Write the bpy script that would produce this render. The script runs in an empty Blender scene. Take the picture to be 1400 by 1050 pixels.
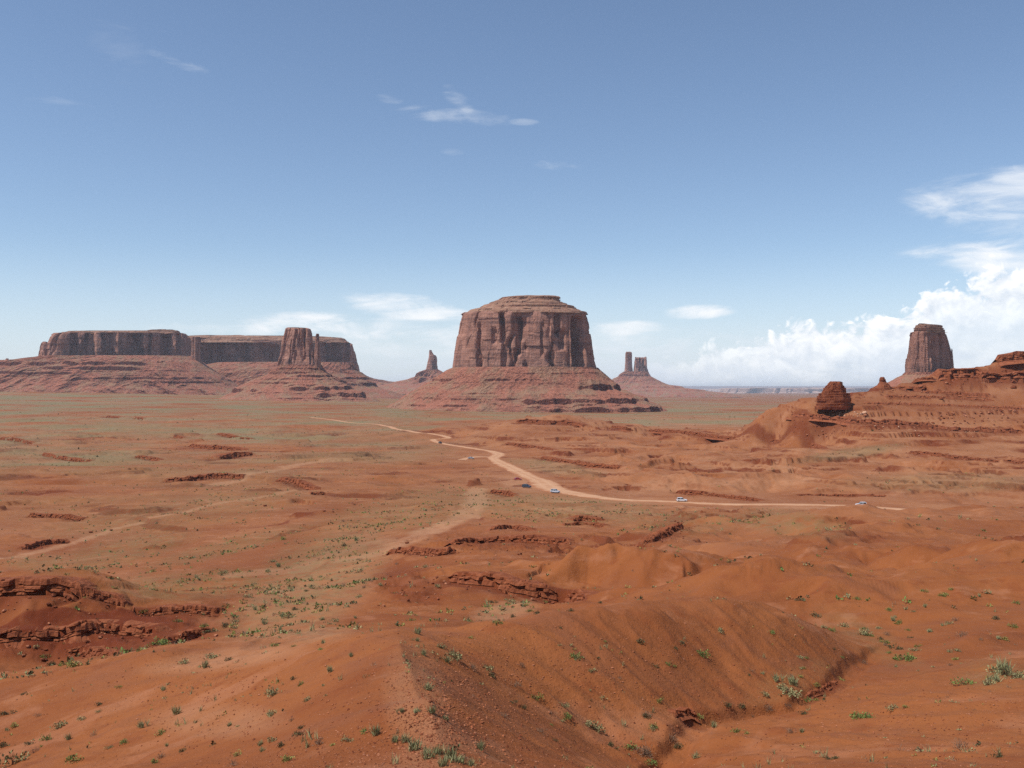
import bpy, math, random
import numpy as np
from mathutils import Vector, Matrix

# ------------------------------------------------------------------ camera, world, sun, exposure
F, CX, YH, H = 1361.0, 700.0, 535.0, 45.0      # focal length (photo px), centre column, horizon row, eye height above the plain
SC = bpy.context.scene
COL = SC.collection
cam_d = bpy.data.cameras.new('camera'); cam = bpy.data.objects.new('camera', cam_d); COL.objects.link(cam)
cam_d.sensor_width = 36.0; cam_d.lens = 35.0; cam_d.clip_start = 0.3; cam_d.clip_end = 120000.0
cam.location = (0, 0, H); cam.rotation_euler = (math.radians(90) + math.atan(10 / F), 0, 0)
SC.camera = cam
SC.view_settings.view_transform = 'Standard'; SC.view_settings.look = 'None'
SC.view_settings.exposure = 0.22; SC.view_settings.gamma = 1.0
SC.render.engine = 'CYCLES'
SC.cycles.use_denoising = False
SC.cycles.max_bounces = 4; SC.cycles.diffuse_bounces = 2; SC.cycles.volume_bounces = 0
SUN_EL, SUN_AZ = 57.5, -113.0                    # elevation; azimuth from the view direction, negative = left
sd = Vector((math.sin(math.radians(SUN_AZ)) * math.cos(math.radians(SUN_EL)),
             math.cos(math.radians(SUN_AZ)) * math.cos(math.radians(SUN_EL)), math.sin(math.radians(SUN_EL))))
sun_d = bpy.data.lights.new('sun', 'SUN'); sun_d.energy = 3.8; sun_d.angle = math.radians(0.53); sun_d.color = (1.0, 0.95, 0.88)
sun = bpy.data.objects.new('sun', sun_d); COL.objects.link(sun)
sun.rotation_euler = sd.to_track_quat('Z', 'Y').to_euler(); sun.location = sd * 500


class NT:
    """short hand for shader node trees"""
    def __init__(s, tree): s.t = tree; s.n = tree.nodes; s.l = tree.links
    def put(s, sock, v):
        if v is None: return
        if hasattr(v, 'is_output'): s.l.new(v, sock)
        else:
            if hasattr(sock.default_value, '__len__') and not hasattr(v, '__len__'): v = (v,) * len(sock.default_value)
            if hasattr(v, '__len__') and len(sock.default_value) == 4 and len(v) == 3: v = (*v, 1.0)
            sock.default_value = v
    def m(s, op, a, b=None, c=None, clamp=False):
        n = s.n.new('ShaderNodeMath'); n.operation = op; n.use_clamp = clamp
        for i, v in enumerate((a, b, c)): s.put(n.inputs[i], v)
        return n.outputs[0]
    def vm(s, op, a, b=None):
        n = s.n.new('ShaderNodeVectorMath'); n.operation = op
        s.put(n.inputs[0], a)
        if b is not None: s.put(n.inputs[1], b)
        return n.outputs[0]
    def ss(s, x, a, b, o0=0.0, o1=1.0):
        n = s.n.new('ShaderNodeMapRange'); n.interpolation_type = 'SMOOTHSTEP'
        for i, v in enumerate((x, a, b, o0, o1)): s.put(n.inputs[i], v)
        return n.outputs[0]
    def lin(s, x, a, b, o0=0.0, o1=1.0):
        n = s.n.new('ShaderNodeMapRange'); n.clamp = True
        for i, v in enumerate((x, a, b, o0, o1)): s.put(n.inputs[i], v)
        return n.outputs[0]
    def noise(s, vec, scale, detail=4, rough=0.5, lac=2.0, dist=0.0):
        n = s.n.new('ShaderNodeTexNoise'); s.put(n.inputs['Vector'], vec)
        for k, v in (('Scale', scale), ('Detail', detail), ('Roughness', rough), ('Lacunarity', lac), ('Distortion', dist)): s.put(n.inputs[k], v)
        return n.outputs[0]
    def voro(s, vec, scale, feature='F1', rnd=1.0):
        n = s.n.new('ShaderNodeTexVoronoi'); n.feature = feature; s.put(n.inputs['Vector'], vec); s.put(n.inputs['Scale'], scale); s.put(n.inputs['Randomness'], rnd)
        return n
    def xyz(s, x, y, z):
        n = s.n.new('ShaderNodeCombineXYZ')
        for i, v in enumerate((x, y, z)): s.put(n.inputs[i], v)
        return n.outputs[0]
    def sep(s, v):
        n = s.n.new('ShaderNodeSeparateXYZ'); s.put(n.inputs[0], v); return n.outputs
    def mix(s, f, a, b, blend='MIX'):
        n = s.n.new('ShaderNodeMix'); n.data_type = 'RGBA'; n.blend_type = blend
        s.put(n.inputs[0], f); s.put(n.inputs[6], a); s.put(n.inputs[7], b)
        return n.outputs[2]
    def curve(s, x, pts):
        n = s.n.new('ShaderNodeFloatCurve'); c = n.mapping.curves[0]
        while len(c.points) < len(pts): c.points.new(0.5, 0.5)
        for p, (a, b) in zip(c.points, pts): p.location = (a, b); p.handle_type = 'AUTO'
        n.mapping.update(); s.put(n.inputs['Value'], x); return n.outputs[0]
    def attr(s, name):
        n = s.n.new('ShaderNodeAttribute'); n.attribute_name = name; return n.outputs['Fac']


SKY_STR = 0.115
def make_world():
    w = bpy.data.worlds.new('World'); SC.world = w; w.use_nodes = True
    t = NT(w.node_tree); t.n.clear()
    out = t.n.new('ShaderNodeOutputWorld'); bg = t.n.new('ShaderNodeBackground'); t.l.new(bg.outputs[0], out.inputs[0])
    bg.inputs[1].default_value = SKY_STR
    sky = t.n.new('ShaderNodeTexSky'); sky.sky_type = 'NISHITA'; sky.sun_disc = False
    sky.sun_elevation = math.radians(SUN_EL); sky.sun_rotation = math.radians(SUN_AZ)
    sky.altitude = 1700; sky.air_density = 1.0; sky.dust_density = 1.0; sky.ozone_density = 1.25
    tc = t.n.new('ShaderNodeTexCoord')
    x, y, z = t.sep(tc.outputs['Generated'])
    # picture-like angles: u right, v up, both in photo pixels of angle (direction only, so at infinity)
    u = t.m('MULTIPLY', t.m('ARCTAN2', x, y), F)
    v = t.m('MULTIPLY', t.m('ARCSINE', z), F)
    def P(px): return math.atan((px - CX) / F) * F
    def V(py, px=700): return math.atan((YH - py) / F * math.cos(math.atan((px - CX) / F))) * F
    col = sky.outputs[0]
    white = (7.6, 7.75, 7.95)
    # high streaky noise shared by the cirrus
    st = t.noise(t.xyz(t.m('MULTIPLY', t.m('ADD', u, t.m('MULTIPLY', v, 1.2)), 0.0042), t.m('MULTIPLY', t.m('SUBTRACT', v, t.m('MULTIPLY', u, 0.06)), 0.028), 3.0), 1.0, 7, 0.62, 2.1, 0.9)
    st2 = t.noise(t.xyz(t.m('MULTIPLY', u, 0.013), t.m('MULTIPLY', v, 0.036), 9.0), 1.0, 6, 0.6, 2.0, 0.6)
    # haze-white veil of far cloud decks above the horizon
    hv = t.m('MULTIPLY', t.ss(v, V(520), V(432), 1.0, 0.0), t.ss(u, P(320), P(720), 0.15, 1.0))
    hv = t.m('MULTIPLY', hv, t.ss(st2, 0.30, 0.66, 0.35, 1.0))
    col = t.mix(t.m('MULTIPLY', hv, 0.95), col, (6.7, 7.05, 7.45))
    col = t.mix(t.ss(v, V(535), V(330), 0.62, 0.0), col, (5.3, 5.95, 6.9))      # pale air low over the desert
    # (centre x, y, half width, half height, tilt, strength, raggedness)
    for cx, cy, rx, ry, tilt, s, rag in (
            (1395, 262, 150, 36, -0.04, 0.62, 1.0), (1380, 250, 140, 20, -0.18, 0.35, 1.2), (1390, 300, 110, 26, 0.0, 0.35, 1.3), (1385, 352, 140, 26, 0.03, 1.0, 0.9), (1385, 362, 85, 22, 0.1, 0.8, 0.7),
            (955, 426, 52, 11, -0.03, 0.95, 0.9), (556, 420, 92, 20, 0.10, 1.0, 0.9), (600, 428, 60, 14, 0.06, 0.7, 1.0), (408, 441, 85, 18, -0.05, 0.95, 1.0),
            (540, 450, 230, 16, 0.0, 0.6, 1.2), (850, 449, 60, 12, 0.0, 0.75, 1.1), (620, 158, 85, 12, 0.07, 0.36, 1.9), (626, 136, 22, 15, 0.5, 0.32, 2.2), (532, 134, 20, 7, 0.1, 0.22, 2.2), (716, 166, 22, 5, 0.0, 0.22, 2.2),
            (762, 225, 40, 8, 0.1, 0.36, 2.0), (242, 83, 40, 8, 0.22, 0.32, 2.0), (162, 66, 40, 38, 0.4, 0.055, 2.6),
            (30, 130, 80, 6, 0.05, 0.11, 2.2), (618, 207, 18, 5, 0.0, 0.14, 2.2), (700, 470, 420, 22, 0.0, 0.45, 1.2), (300, 452, 120, 12, 0.0, 0.35, 1.3)):
        du = t.m('SUBTRACT', u, P(cx)); dv = t.m('SUBTRACT', v, V(cy, cx))
        a = t.m('DIVIDE', du, rx)
        b = t.m('DIVIDE', t.m('ADD', dv, t.m('MULTIPLY', du, tilt)), ry)
        d = t.m('SUBTRACT', 1.0, t.m('ADD', t.m('MULTIPLY', a, a), t.m('MULTIPLY', b, b)))
        nz = t.m('MULTIPLY', t.m('SUBTRACT', t.m('MULTIPLY', t.m('ADD', st, st2), 0.5), 0.50), 5.5 * rag)
        k = t.ss(t.m('ADD', d, t.m('MULTIPLY', nz, t.ss(d, -1.2, 0.6))), 0.0, 1.7 if rag < 1.5 else 3.0)
        k = t.m('MULTIPLY', k, t.ss(d, -0.5, 0.5))
        col = t.mix(t.m('MULTIPLY', k, s, clamp=True), col, white)
    # the cumulus bank rising to the right
    un = t.lin(u, P(880), P(1500))
    def top(vv): return vv
    def cx_(px): return (P(px) - P(880)) / (P(1500) - P(880))
    prof = t.curve(un, [(cx_(880), 0.28), (cx_(980), 0.36), (cx_(1045), 0.43), (cx_(1110), 0.49), (cx_(1150), 0.53), (cx_(1230), 0.60), (cx_(1262), 0.64), (cx_(1284), 0.76), (cx_(1330), 0.79), (cx_(1370), 0.82), (cx_(1420), 0.84), (cx_(1500), 0.86)])
    vt = t.m('MULTIPLY', prof, 178.0)
    def dens(du_, dv_):
        uu = t.m('ADD', u, du_); vv = t.m('ADD', v, dv_)
        q = t.xyz(t.m('MULTIPLY', uu, 0.012), t.m('MULTIPLY', vv, 0.015), 4.7)
        n0 = t.noise(q, 1.0, 3, 0.5, 2.0, 0.4)
        wq = t.vm('ADD', q, t.vm('MULTIPLY', t.xyz(n0, t.noise(q, 2.6, 3, 0.5), 0.0), (0.55, 0.55, 0.0)))
        b1 = t.m('SUBTRACT', 1.0, t.voro(wq, 2.0, 'SMOOTH_F1').outputs['Distance'])
        b2 = t.m('SUBTRACT', 1.0, t.voro(wq, 4.6, 'SMOOTH_F1').outputs['Distance'])
        b3 = t.m('SUBTRACT', 1.0, t.voro(wq, 10.5, 'SMOOTH_F1').outputs['Distance'])
        f = t.noise(wq, 9.0, 5, 0.62)
        bl = t.m('ADD', t.m('ADD', t.m('MULTIPLY', b1, 0.50), t.m('MULTIPLY', b2, 0.27)), t.m('ADD', t.m('MULTIPLY', b3, 0.14), t.m('MULTIPLY', f, 0.24)))
        return t.m('ADD', t.m('DIVIDE', t.m('SUBTRACT', vt, vv), 62.0), t.m('MULTIPLY', t.m('SUBTRACT', bl, 0.66), 2.1))
    d0 = dens(0.0, 0.0); d1 = dens(-7.0, 10.0)
    cov = t.ss(d0, 0.0, 0.26)
    lit = t.m('ADD', 0.50, t.m('MULTIPLY', t.m('SUBTRACT', d0, d1), 1.15), clamp=True)  # sunward and shaded sides of the billows, painted into the cloud colour
    deep = t.ss(t.m('SUBTRACT', vt, v), 8.0, 95.0)      # lower in the bank: bluer, fainter
    body = t.mix(lit, (5.2, 5.8, 6.6), (8.8, 8.85, 8.9))
    body = t.mix(t.m('MULTIPLY', t.m('MULTIPLY', deep, t.ss(st2, 0.35, 0.62, 0.45, 1.0)), 0.75), body, (5.7, 6.4, 7.3))
    stren = t.m('MULTIPLY', t.ss(u, P(900), P(1130), 0.45, 1.0), t.m('SUBTRACT', 1.0, t.m('MULTIPLY', deep, 0.40)))
    stren = t.m('MULTIPLY', stren, t.ss(u, P(860), P(960)))
    col = t.mix(t.m('MULTIPLY', cov, stren), col, body)
    t.l.new(col, bg.inputs[0])
    w.cycles.sampling_method = 'MANUAL'; w.cycles.sample_map_resolution = 512
make_world()

# ------------------------------------------------------------------ noise
def _hash(ix, iy, seed):
    h = (ix.astype(np.int64) * 374761393 + iy.astype(np.int64) * 668265263 + seed * 1442695041) & 0xFFFFFFFF
    h = ((h ^ (h >> 13)) * 1274126177) & 0xFFFFFFFF
    h = ((h ^ (h >> 16)) * 2246822519) & 0xFFFFFFFF
    return h ^ (h >> 15)
def rnd(ix, iy=0, seed=0):
    ix = np.asarray(ix); return _hash(ix, np.zeros_like(ix) + iy, seed).astype(np.float64) / 4294967295.0
def perlin(x, y, seed=0):
    x = np.asarray(x, float); y = np.asarray(y, float)
    xi = np.floor(x); yi = np.floor(y); xf = x - xi; yf = y - yi; xi = xi.astype(np.int64); yi = yi.astype(np.int64)
    u = xf * xf * xf * (xf * (xf * 6 - 15) + 10); v = yf * yf * yf * (yf * (yf * 6 - 15) + 10)
    def g(dx, dy):
        a = _hash(xi + dx, yi + dy, seed).astype(np.float64) * (2 * np.pi / 4294967296.0)
        return np.cos(a) * (xf - dx) + np.sin(a) * (yf - dy)
    n00, n10, n01, n11 = g(0, 0), g(1, 0), g(0, 1), g(1, 1)
    return ((n00 + u * (n10 - n00)) * (1 - v) + (n01 + u * (n11 - n01)) * v) * 1.42
def fbm(x, y, octv=4, seed=0, gain=0.5, lac=2.03):
    s = 0; a = 1.0
    for i in range(octv): s = s + a * perlin(x, y, seed + i * 17); x = x * lac + 3.1; y = y * lac - 1.7; a *= gain
    return s
def ridged(x, y, octv=4, seed=0, gain=0.5, lac=2.03):
    s = 0; a = 1.0; w = 1.0
    for i in range(octv):
        n = (1 - np.abs(perlin(x, y, seed + i * 13))) ** 2 * w; s = s + a * n; w = np.clip(n * 1.6, 0, 1)
        x = x * lac + 1.3; y = y * lac + 5.1; a *= gain
    return s
def sstep(a, b, x):
    t = np.clip((np.asarray(x, float) - a) / (b - a), 0, 1); return t * t * (3 - 2 * t)

# ------------------------------------------------------------------ object helpers
def tag(o, label=None, cat=None, group=None, kind=None):
    if label: o['label'] = label
    if cat: o['category'] = cat
    if group: o['group'] = group
    if kind: o['kind'] = kind
    return o
def empty(name, loc, rz=0.0):
    o = bpy.data.objects.new(name, None); COL.objects.link(o); o.location = loc; o.rotation_euler = (0, 0, rz); o.empty_display_size = 0.2
    return o
def mesh_np(name, v, faces, mat, parent=None, loc=None, smooth=False, mats=None, midx=None):
    """v (n,3) world coordinates; faces (m,3|4) ints or list of arrays"""
    me = bpy.data.meshes.new(name); v = np.asarray(v, np.float64)
    off = np.zeros(3) if loc is None else np.asarray(loc, float)
    fl = faces if isinstance(faces, list) else [faces]
    me.vertices.add(len(v)); me.vertices.foreach_set('co', (v - off).astype(np.float32).ravel())
    idx = np.concatenate([f.ravel() for f in fl]).astype(np.int32)
    tot = np.concatenate([np.full(len(f), f.shape[1]) for f in fl]).astype(np.int32)
    me.loops.add(len(idx)); me.loops.foreach_set('vertex_index', idx)
    me.polygons.add(len(tot)); st = np.concatenate([[0], np.cumsum(tot)[:-1]]).astype(np.int32)
    me.polygons.foreach_set('loop_start', st)
    me.polygons.foreach_set('use_smooth', np.full(len(tot), smooth))
    for m_ in (mats or [mat]): me.materials.append(m_)
    if midx is not None: me.polygons.foreach_set('material_index', np.asarray(midx, np.int32))
    me.update(calc_edges=True)
    o = bpy.data.objects.new(name, me); COL.objects.link(o)
    if parent is not None: o.parent = parent
    elif loc is not None: o.location = loc
    return o
def grid_faces(nr, nc, wrap=False, flip=False):
    i = np.arange(nr - 1)[:, None]; j = np.arange(nc if wrap else nc - 1)[None, :]; j2 = (j + 1) % nc
    f = np.stack([i * nc + j + 0 * j2, i * nc + j2, (i + 1) * nc + j2, (i + 1) * nc + j + 0 * j2], -1).reshape(-1, 4)
    return f[:, ::-1] if flip else f

# ------------------------------------------------------------------ materials
def new_mat(name):
    m = bpy.data.materials.new(name); m.use_nodes = True; t = NT(m.node_tree); bs = t.n['Principled BSDF']
    bs.inputs['Roughness'].default_value = 0.95; bs.inputs['Specular IOR Level'].default_value = 0.12
    return m, t, bs
def bump(t, bs, h, strength, dist):
    b = t.n.new('ShaderNodeBump'); t.put(b.inputs['Height'], h); b.inputs['Strength'].default_value = strength; t.put(b.inputs['Distance'], dist)
    t.l.new(b.outputs[0], bs.inputs['Normal'])
def ground_mat():
    m, t, bs = new_mat('red_desert_earth')
    g = t.n.new('ShaderNodeNewGeometry'); p = g.outputs['Position']
    veg, pale, rock, far = t.attr('veg'), t.attr('pale'), t.attr('rubble'), t.attr('far')
    n1 = t.noise(p, 0.035, 6, 0.6); n2 = t.noise(p, 0.45, 6, 0.62); n3 = t.noise(p, 6.0, 6, 0.7); n4 = t.noise(p, 0.006, 6, 0.62)
    c = t.mix(t.ss(n1, 0.36, 0.64), (0.217, 0.065, 0.021), (0.280, 0.094, 0.031))
    c = t.mix(t.m('MULTIPLY', t.ss(n2, 0.50, 0.70), 0.50), c, (0.187, 0.048, 0.017))
    c = t.mix(t.m('MULTIPLY', t.ss(n3, 0.56, 0.72), 0.26), c, (0.335, 0.139, 0.056))
    c = t.mix(t.m('MULTIPLY', t.ss(n3, 0.46, 0.30), 0.22), c, (0.138, 0.035, 0.013))
    n5 = t.noise(p, 0.13, 5, 0.62, 2.0, 0.5)
    c = t.mix(t.m('MULTIPLY', t.ss(n5, 0.52, 0.66), 0.42), c, (0.215, 0.080, 0.040))
    c = t.mix(t.m('MULTIPLY', t.ss(n5, 0.46, 0.34), 0.40), c, (0.385, 0.165, 0.085))
    pf = t.m('MULTIPLY', pale, t.ss(n2, 0.28, 0.6, 0.5, 1.0), clamp=True)
    c = t.mix(pf, c, (0.405, 0.200, 0.105))
    c = t.mix(t.m('MULTIPLY', rock, t.ss(n2, 0.22, 0.5, 0.55, 1.0), clamp=True), c, (0.138, 0.031, 0.012))
    # dry ground cover, patchy
    vn = t.ss(t.m('ADD', t.m('MULTIPLY', n2, 0.5), t.m('MULTIPLY', n3, 0.5)), 0.42, 0.58)
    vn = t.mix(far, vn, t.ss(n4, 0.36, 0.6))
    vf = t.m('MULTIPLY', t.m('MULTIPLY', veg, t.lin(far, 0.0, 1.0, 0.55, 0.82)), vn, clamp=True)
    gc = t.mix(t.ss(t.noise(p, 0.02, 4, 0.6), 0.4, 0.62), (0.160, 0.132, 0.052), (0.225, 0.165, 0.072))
    gc = t.mix(far, gc, t.mix(t.ss(n4, 0.42, 0.62), (0.260, 0.205, 0.120), (0.190, 0.175, 0.090)))  # distant cover made paler, haze painted into its colour
    c = t.mix(vf, c, gc)
    t.l.new(c, bs.inputs['Base Color'])
    hh = t.m('ADD', t.m('MULTIPLY', n2, 0.55), t.m('ADD', t.m('MULTIPLY', n3, 0.09), t.m('MULTIPLY', t.noise(p, 38.0, 3, 0.6), 0.012)))
    hh = t.m('ADD', hh, t.m('MULTIPLY', t.voro(p, 9.0).outputs['Distance'], 0.03))
    bump(t, bs, hh, 0.55, 1.0)
    return m
def rock_mat(name, base, light, dark, vscale, strata, fine, bdist, streak=0.7):
    """cliff rock: vertical varnish streaks plus horizontal beds; scales in 1/m"""
    m, t, bs = new_mat(name)
    g = t.n.new('ShaderNodeNewGeometry'); p = g.outputs['Position']
    pv = t.vm('MULTIPLY', p, (vscale, vscale, vscale * 0.09)); ph = t.vm('MULTIPLY', p, (strata * 0.04, strata * 0.04, strata))
    a = t.noise(pv, 1.0, 6, 0.62, 2.0, 0.4); b = t.noise(ph, 1.0, 4, 0.6); f = t.noise(p, fine, 7, 0.66); l = t.noise(p, vscale * 0.45, 4, 0.6)
    c = t.mix(t.ss(f, 0.34, 0.68), base, light)
    c = t.mix(t.m('MULTIPLY', t.ss(t.m('ADD', t.m('MULTIPLY', a, 0.65), t.m('MULTIPLY', l, 0.35)), 0.47, 0.66), streak), c, dark)
    c = t.mix(t.m('MULTIPLY', t.ss(b, 0.54, 0.68), 0.55), c, dark)
    c = t.mix(t.m('MULTIPLY', t.ss(b, 0.42, 0.30), 0.45), c, light)
    t.l.new(c, bs.inputs['Base Color'])
    hh = t.m('ADD', t.m('MULTIPLY', a, 1.0), t.m('ADD', t.m('MULTIPLY', f, 0.7), t.m('MULTIPLY', b, 0.5)))
    bump(t, bs, hh, 0.9, bdist)
    return m
def talus_mat(name, base, green, dark, sc, bdist, gamt=0.6):
    m, t, bs = new_mat(name)
    g = t.n.new('ShaderNodeNewGeometry'); p = g.outputs['Position']
    n1 = t.noise(p, sc, 6, 0.65); n2 = t.noise(p, sc * 7, 5, 0.7); ph = t.vm('MULTIPLY', p, (sc * 0.15, sc * 0.15, sc * 6)); b = t.noise(ph, 1.0, 4, 0.6)
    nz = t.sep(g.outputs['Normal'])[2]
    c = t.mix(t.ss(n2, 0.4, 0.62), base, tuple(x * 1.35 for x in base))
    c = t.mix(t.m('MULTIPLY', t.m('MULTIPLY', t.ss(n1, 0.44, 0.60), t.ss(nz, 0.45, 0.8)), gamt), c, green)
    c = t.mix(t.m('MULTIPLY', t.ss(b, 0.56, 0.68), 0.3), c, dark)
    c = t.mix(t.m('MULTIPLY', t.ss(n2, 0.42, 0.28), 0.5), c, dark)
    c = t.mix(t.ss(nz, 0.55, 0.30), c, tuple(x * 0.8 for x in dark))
    t.l.new(c, bs.inputs['Base Color'])
    v = t.voro(p, sc * 12).outputs['Distance']
    bump(t, bs, t.m('ADD', t.m('MULTIPLY', n2, 1.0), t.m('ADD', t.m('MULTIPLY', v, -0.35), n1)), 0.8, bdist)
    return m
def simple_mat(name, c, rough=0.9, var=0.0, sc=3.0, spec=0.1, metal=0.0):
    m, t, bs = new_mat(name); bs.inputs['Roughness'].default_value = rough; bs.inputs['Specular IOR Level'].default_value = spec; bs.inputs['Metallic'].default_value = metal
    g = t.n.new('ShaderNodeNewGeometry'); n = t.noise(g.outputs['Position'], sc, 5, 0.65)
    cc = t.mix(t.ss(n, 0.35, 0.65), tuple(x * (1 - var) for x in c), tuple(min(1, x * (1 + var)) for x in c))
    t.l.new(cc, bs.inputs['Base Color'])
    return m
M = {}
M['ground'] = ground_mat()
M['cliff'] = rock_mat('butte_sandstone', (0.295, 0.138, 0.096), (0.42, 0.215, 0.153), (0.100, 0.054, 0.047), 0.055, 0.10, 0.05, 6.0, 0.75)
M['cap'] = rock_mat('butte_cap_beds', (0.30, 0.150, 0.098), (0.37, 0.220, 0.145), (0.14, 0.064, 0.046), 0.04, 0.22, 0.08, 3.0, 0.3)
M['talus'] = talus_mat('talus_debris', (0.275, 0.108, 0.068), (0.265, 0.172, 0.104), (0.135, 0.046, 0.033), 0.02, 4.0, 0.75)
M['ledge'] = rock_mat('red_ledge_rock', (0.205, 0.058, 0.024), (0.30, 0.098, 0.043), (0.115, 0.030, 0.016), 0.7, 1.6, 1.2, 0.35, 0.35)
M['ridge_rock'] = rock_mat('red_ridge_rock', (0.235, 0.070, 0.031), (0.33, 0.112, 0.052), (0.12, 0.033, 0.018), 0.25, 0.45, 0.35, 1.0, 0.35)
M['boulder'] = simple_mat('pale_red_boulder', (0.34, 0.140, 0.075), 0.95, 0.3, 0.8)
M['boulder_pale'] = simple_mat('bleached_boulder', (0.52, 0.30, 0.19), 0.95, 0.2, 0.8)
M['boulder_dark'] = simple_mat('dark_red_boulder', (0.19, 0.058, 0.028), 0.95, 0.3, 0.8)
M['soil_stone'] = simple_mat('soil_coloured_stone', (0.31, 0.112, 0.052), 0.95, 0.25, 2.0)
M['road'] = None

# ------------------------------------------------------------------ terrain heights
# control points: (photo column, photo row, depth in metres) on the ground; a row given as ('z', h) is a height below the eye
CP = []
def cps(*a): CP.extend(a)
def zz(h): return ('z', h)
cps((600, zz(-12.4), 52), (690, zz(-12.8), 55), (760, zz(-13.2), 58.5), (820, zz(-13.3), 60.5), (880, zz(-13.5), 63), (990, zz(-14.4), 68), (1060, zz(-15.6), 70.5), (1120, zz(-17.1), 72), (690, zz(-15.8), 64), (760, zz(-16.2), 68), (880, zz(-16.9), 73), (990, zz(-17.8), 79), (600, zz(-15.4), 62),
    (548, zz(-12.2), 51), (1000, zz(-18.4), 103), (1100, zz(-18.4), 103.5), (1250, zz(-18.1), 102), (860, zz(-21.4), 132), (820, zz(-21.6), 134), (900, zz(-21.2), 132), (930, zz(-21.0), 131), (1180, zz(-26), 216), (1254, zz(-28), 224))
# close in front of and beneath the viewpoint
for px in (-500, 0, 300, 560, 800, 1100, 1400, 1900): cps((px, zz(-1.9), 4.0), (px, zz(-3.6), 9.0))
cps((560, 1060, 20), (450, 1050, 23), (300, 1050, 28), (150, 1050, 37), (0, 1050, 45), (-250, 1050, 56), (-250, 930, 90),
    (700, 1050, 25.5), (800, 1050, 33), (900, 1050, 40), (1000, 1050, 34.5), (1100, 1050, 28), (1250, 1050, 25), (1400, 1050, 24), (1650, 1050, 22))
# the spur: crest line, peak, left flank, right bowl
cps((585, 980, 26.5), (560, 930, 32), (548, 895, 38), (548, 862, 44), (600, 868, 46.5), (690, 857, 49.3), (760, 838, 52.6), (820, 832, 54.5), (880, 826, 56.6), (990, 819, 61.5),
    (1060, 833, 64), (1120, 860, 65.5), (1165, 892, 64.5), (450, 868, 50), (400, 888, 52), (300, 930, 52), (200, 980, 48), (400, 960, 36), (480, 900, 41), (100, 1000, 51), (0, 1000, 56), (300, 985, 39),
    (640, 960, 34.5), (700, 960, 39.5), (760, 950, 44), (640, 905, 42), (720, 900, 46.3), (820, 1000, 43), (820, 915, 47.4), (885, 1000, 43.5), (930, 975, 46.5), (980, 970, 48.5), (1050, 967, 50), (1130, 935, 54.6),
    (1160, 915, 59.5), (1215, 882, 70), (900, 900, 51), (980, 900, 54.2), (1060, 900, 56.4), (1120, 900, 59.3))
# left hill
cps((310, 905, 60), (200, 895, 65), (120, 912, 68), (0, 930, 72), (-200, 930, 88), (400, 880, 56), (480, 862, 52), (400, 840, 112), (470, 845, 90),
    (150, 900, 100), (60, 900, 106), (-150, 900, 112), (250, 885, 100), (300, 860, 110), (340, 850, 112))
# left outcrop bench and what lies behind it
cps((60, 797, 117.5), (110, 800, 118), (170, 826, 118), (230, 832, 119), (300, 834, 120), (0, 793, 118), (-200, 780, 120), (60, 850, 111), (200, 862, 110),
    (60, zz(-34), 165), (170, zz(-34), 160), (300, 815, 150), (-200, zz(-34), 170), (100, 780, 210), (100, 760, 270), (250, 790, 190), (430, 790, 180), (430, 760, 215), (350, 745, 255))
# behind the spur, middle ground
cps((560, 840, 85), (620, 850, 88), (690, 830, 105), (640, 800, 122), (760, 826, 108), (800, 822, 112), (850, 815, 116), (700, 785, 132), (620, 775, 140), (800, 800, 126),
    (560, 760, 178), (530, 790, 150), (620, 745, 185), (780, 745, 182), (700, 725, 215), (640, 700, 300), (560, 730, 235), (800, 712, 245), (720, 700, 300), (600, 690, 360),
    (790, 757, 128), (830, 750, 127), (860, 748, 126), (900, 746, 126), (930, 750, 125), (820, zz(-25), 140), (780, zz(-26), 150), (860, 785, 121), (950, 800, 112), (930, 780, 119), (860, zz(-28), 155), (950, zz(-26), 145), (900, 728, 200), (900, 705, 290), (980, 715, 250))
# valley and hills to the right
cps((1120, 842, 84), (1200, 860, 78), (1000, 812, 92), (1000, 777, 97), (1100, 773, 97.5), (1250, 782, 96), (1060, zz(-21.5), 114), (1250, zz(-20.5), 110), (1330, 755, 106), (1400, 742, 110), (1060, 800, 92.5), (1180, 815, 88), (1250, 810, 90),
    (1400, zz(-22), 136), (1600, 730, 130), (1000, 744, 152), (1060, 742, 152), (1130, 725, 170), (1150, 694, 202), (1165, 691, 204), (1180, 690, 205), (1193, 694, 205), (1210, 702, 206), (1232, 706, 208), (1060, zz(-28), 185), (1180, zz(-40), 300), (1130, zz(-40), 300),
    (1252, 700, 214), (1300, 695, 220), (1400, 699, 225), (1500, 700, 228), (1600, 700, 230), (1300, zz(-40), 310), (1400, 730, 165), (1250, 740, 150), (1050, 705, 290), (1500, zz(-40), 310),
    (1400, 960, 42), (1200, 962, 46), (1000, 1000, 43), (1400, 900, 56), (1300, 862, 74), (1400, 840, 78), (1600, 860, 74), (1250, 885, 68), (1300, 815, 88), (1400, 795, 90), (1250, 910, 60), (1200, 935, 54), (1080, 990, 44), (1650, 960, 42))
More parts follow.
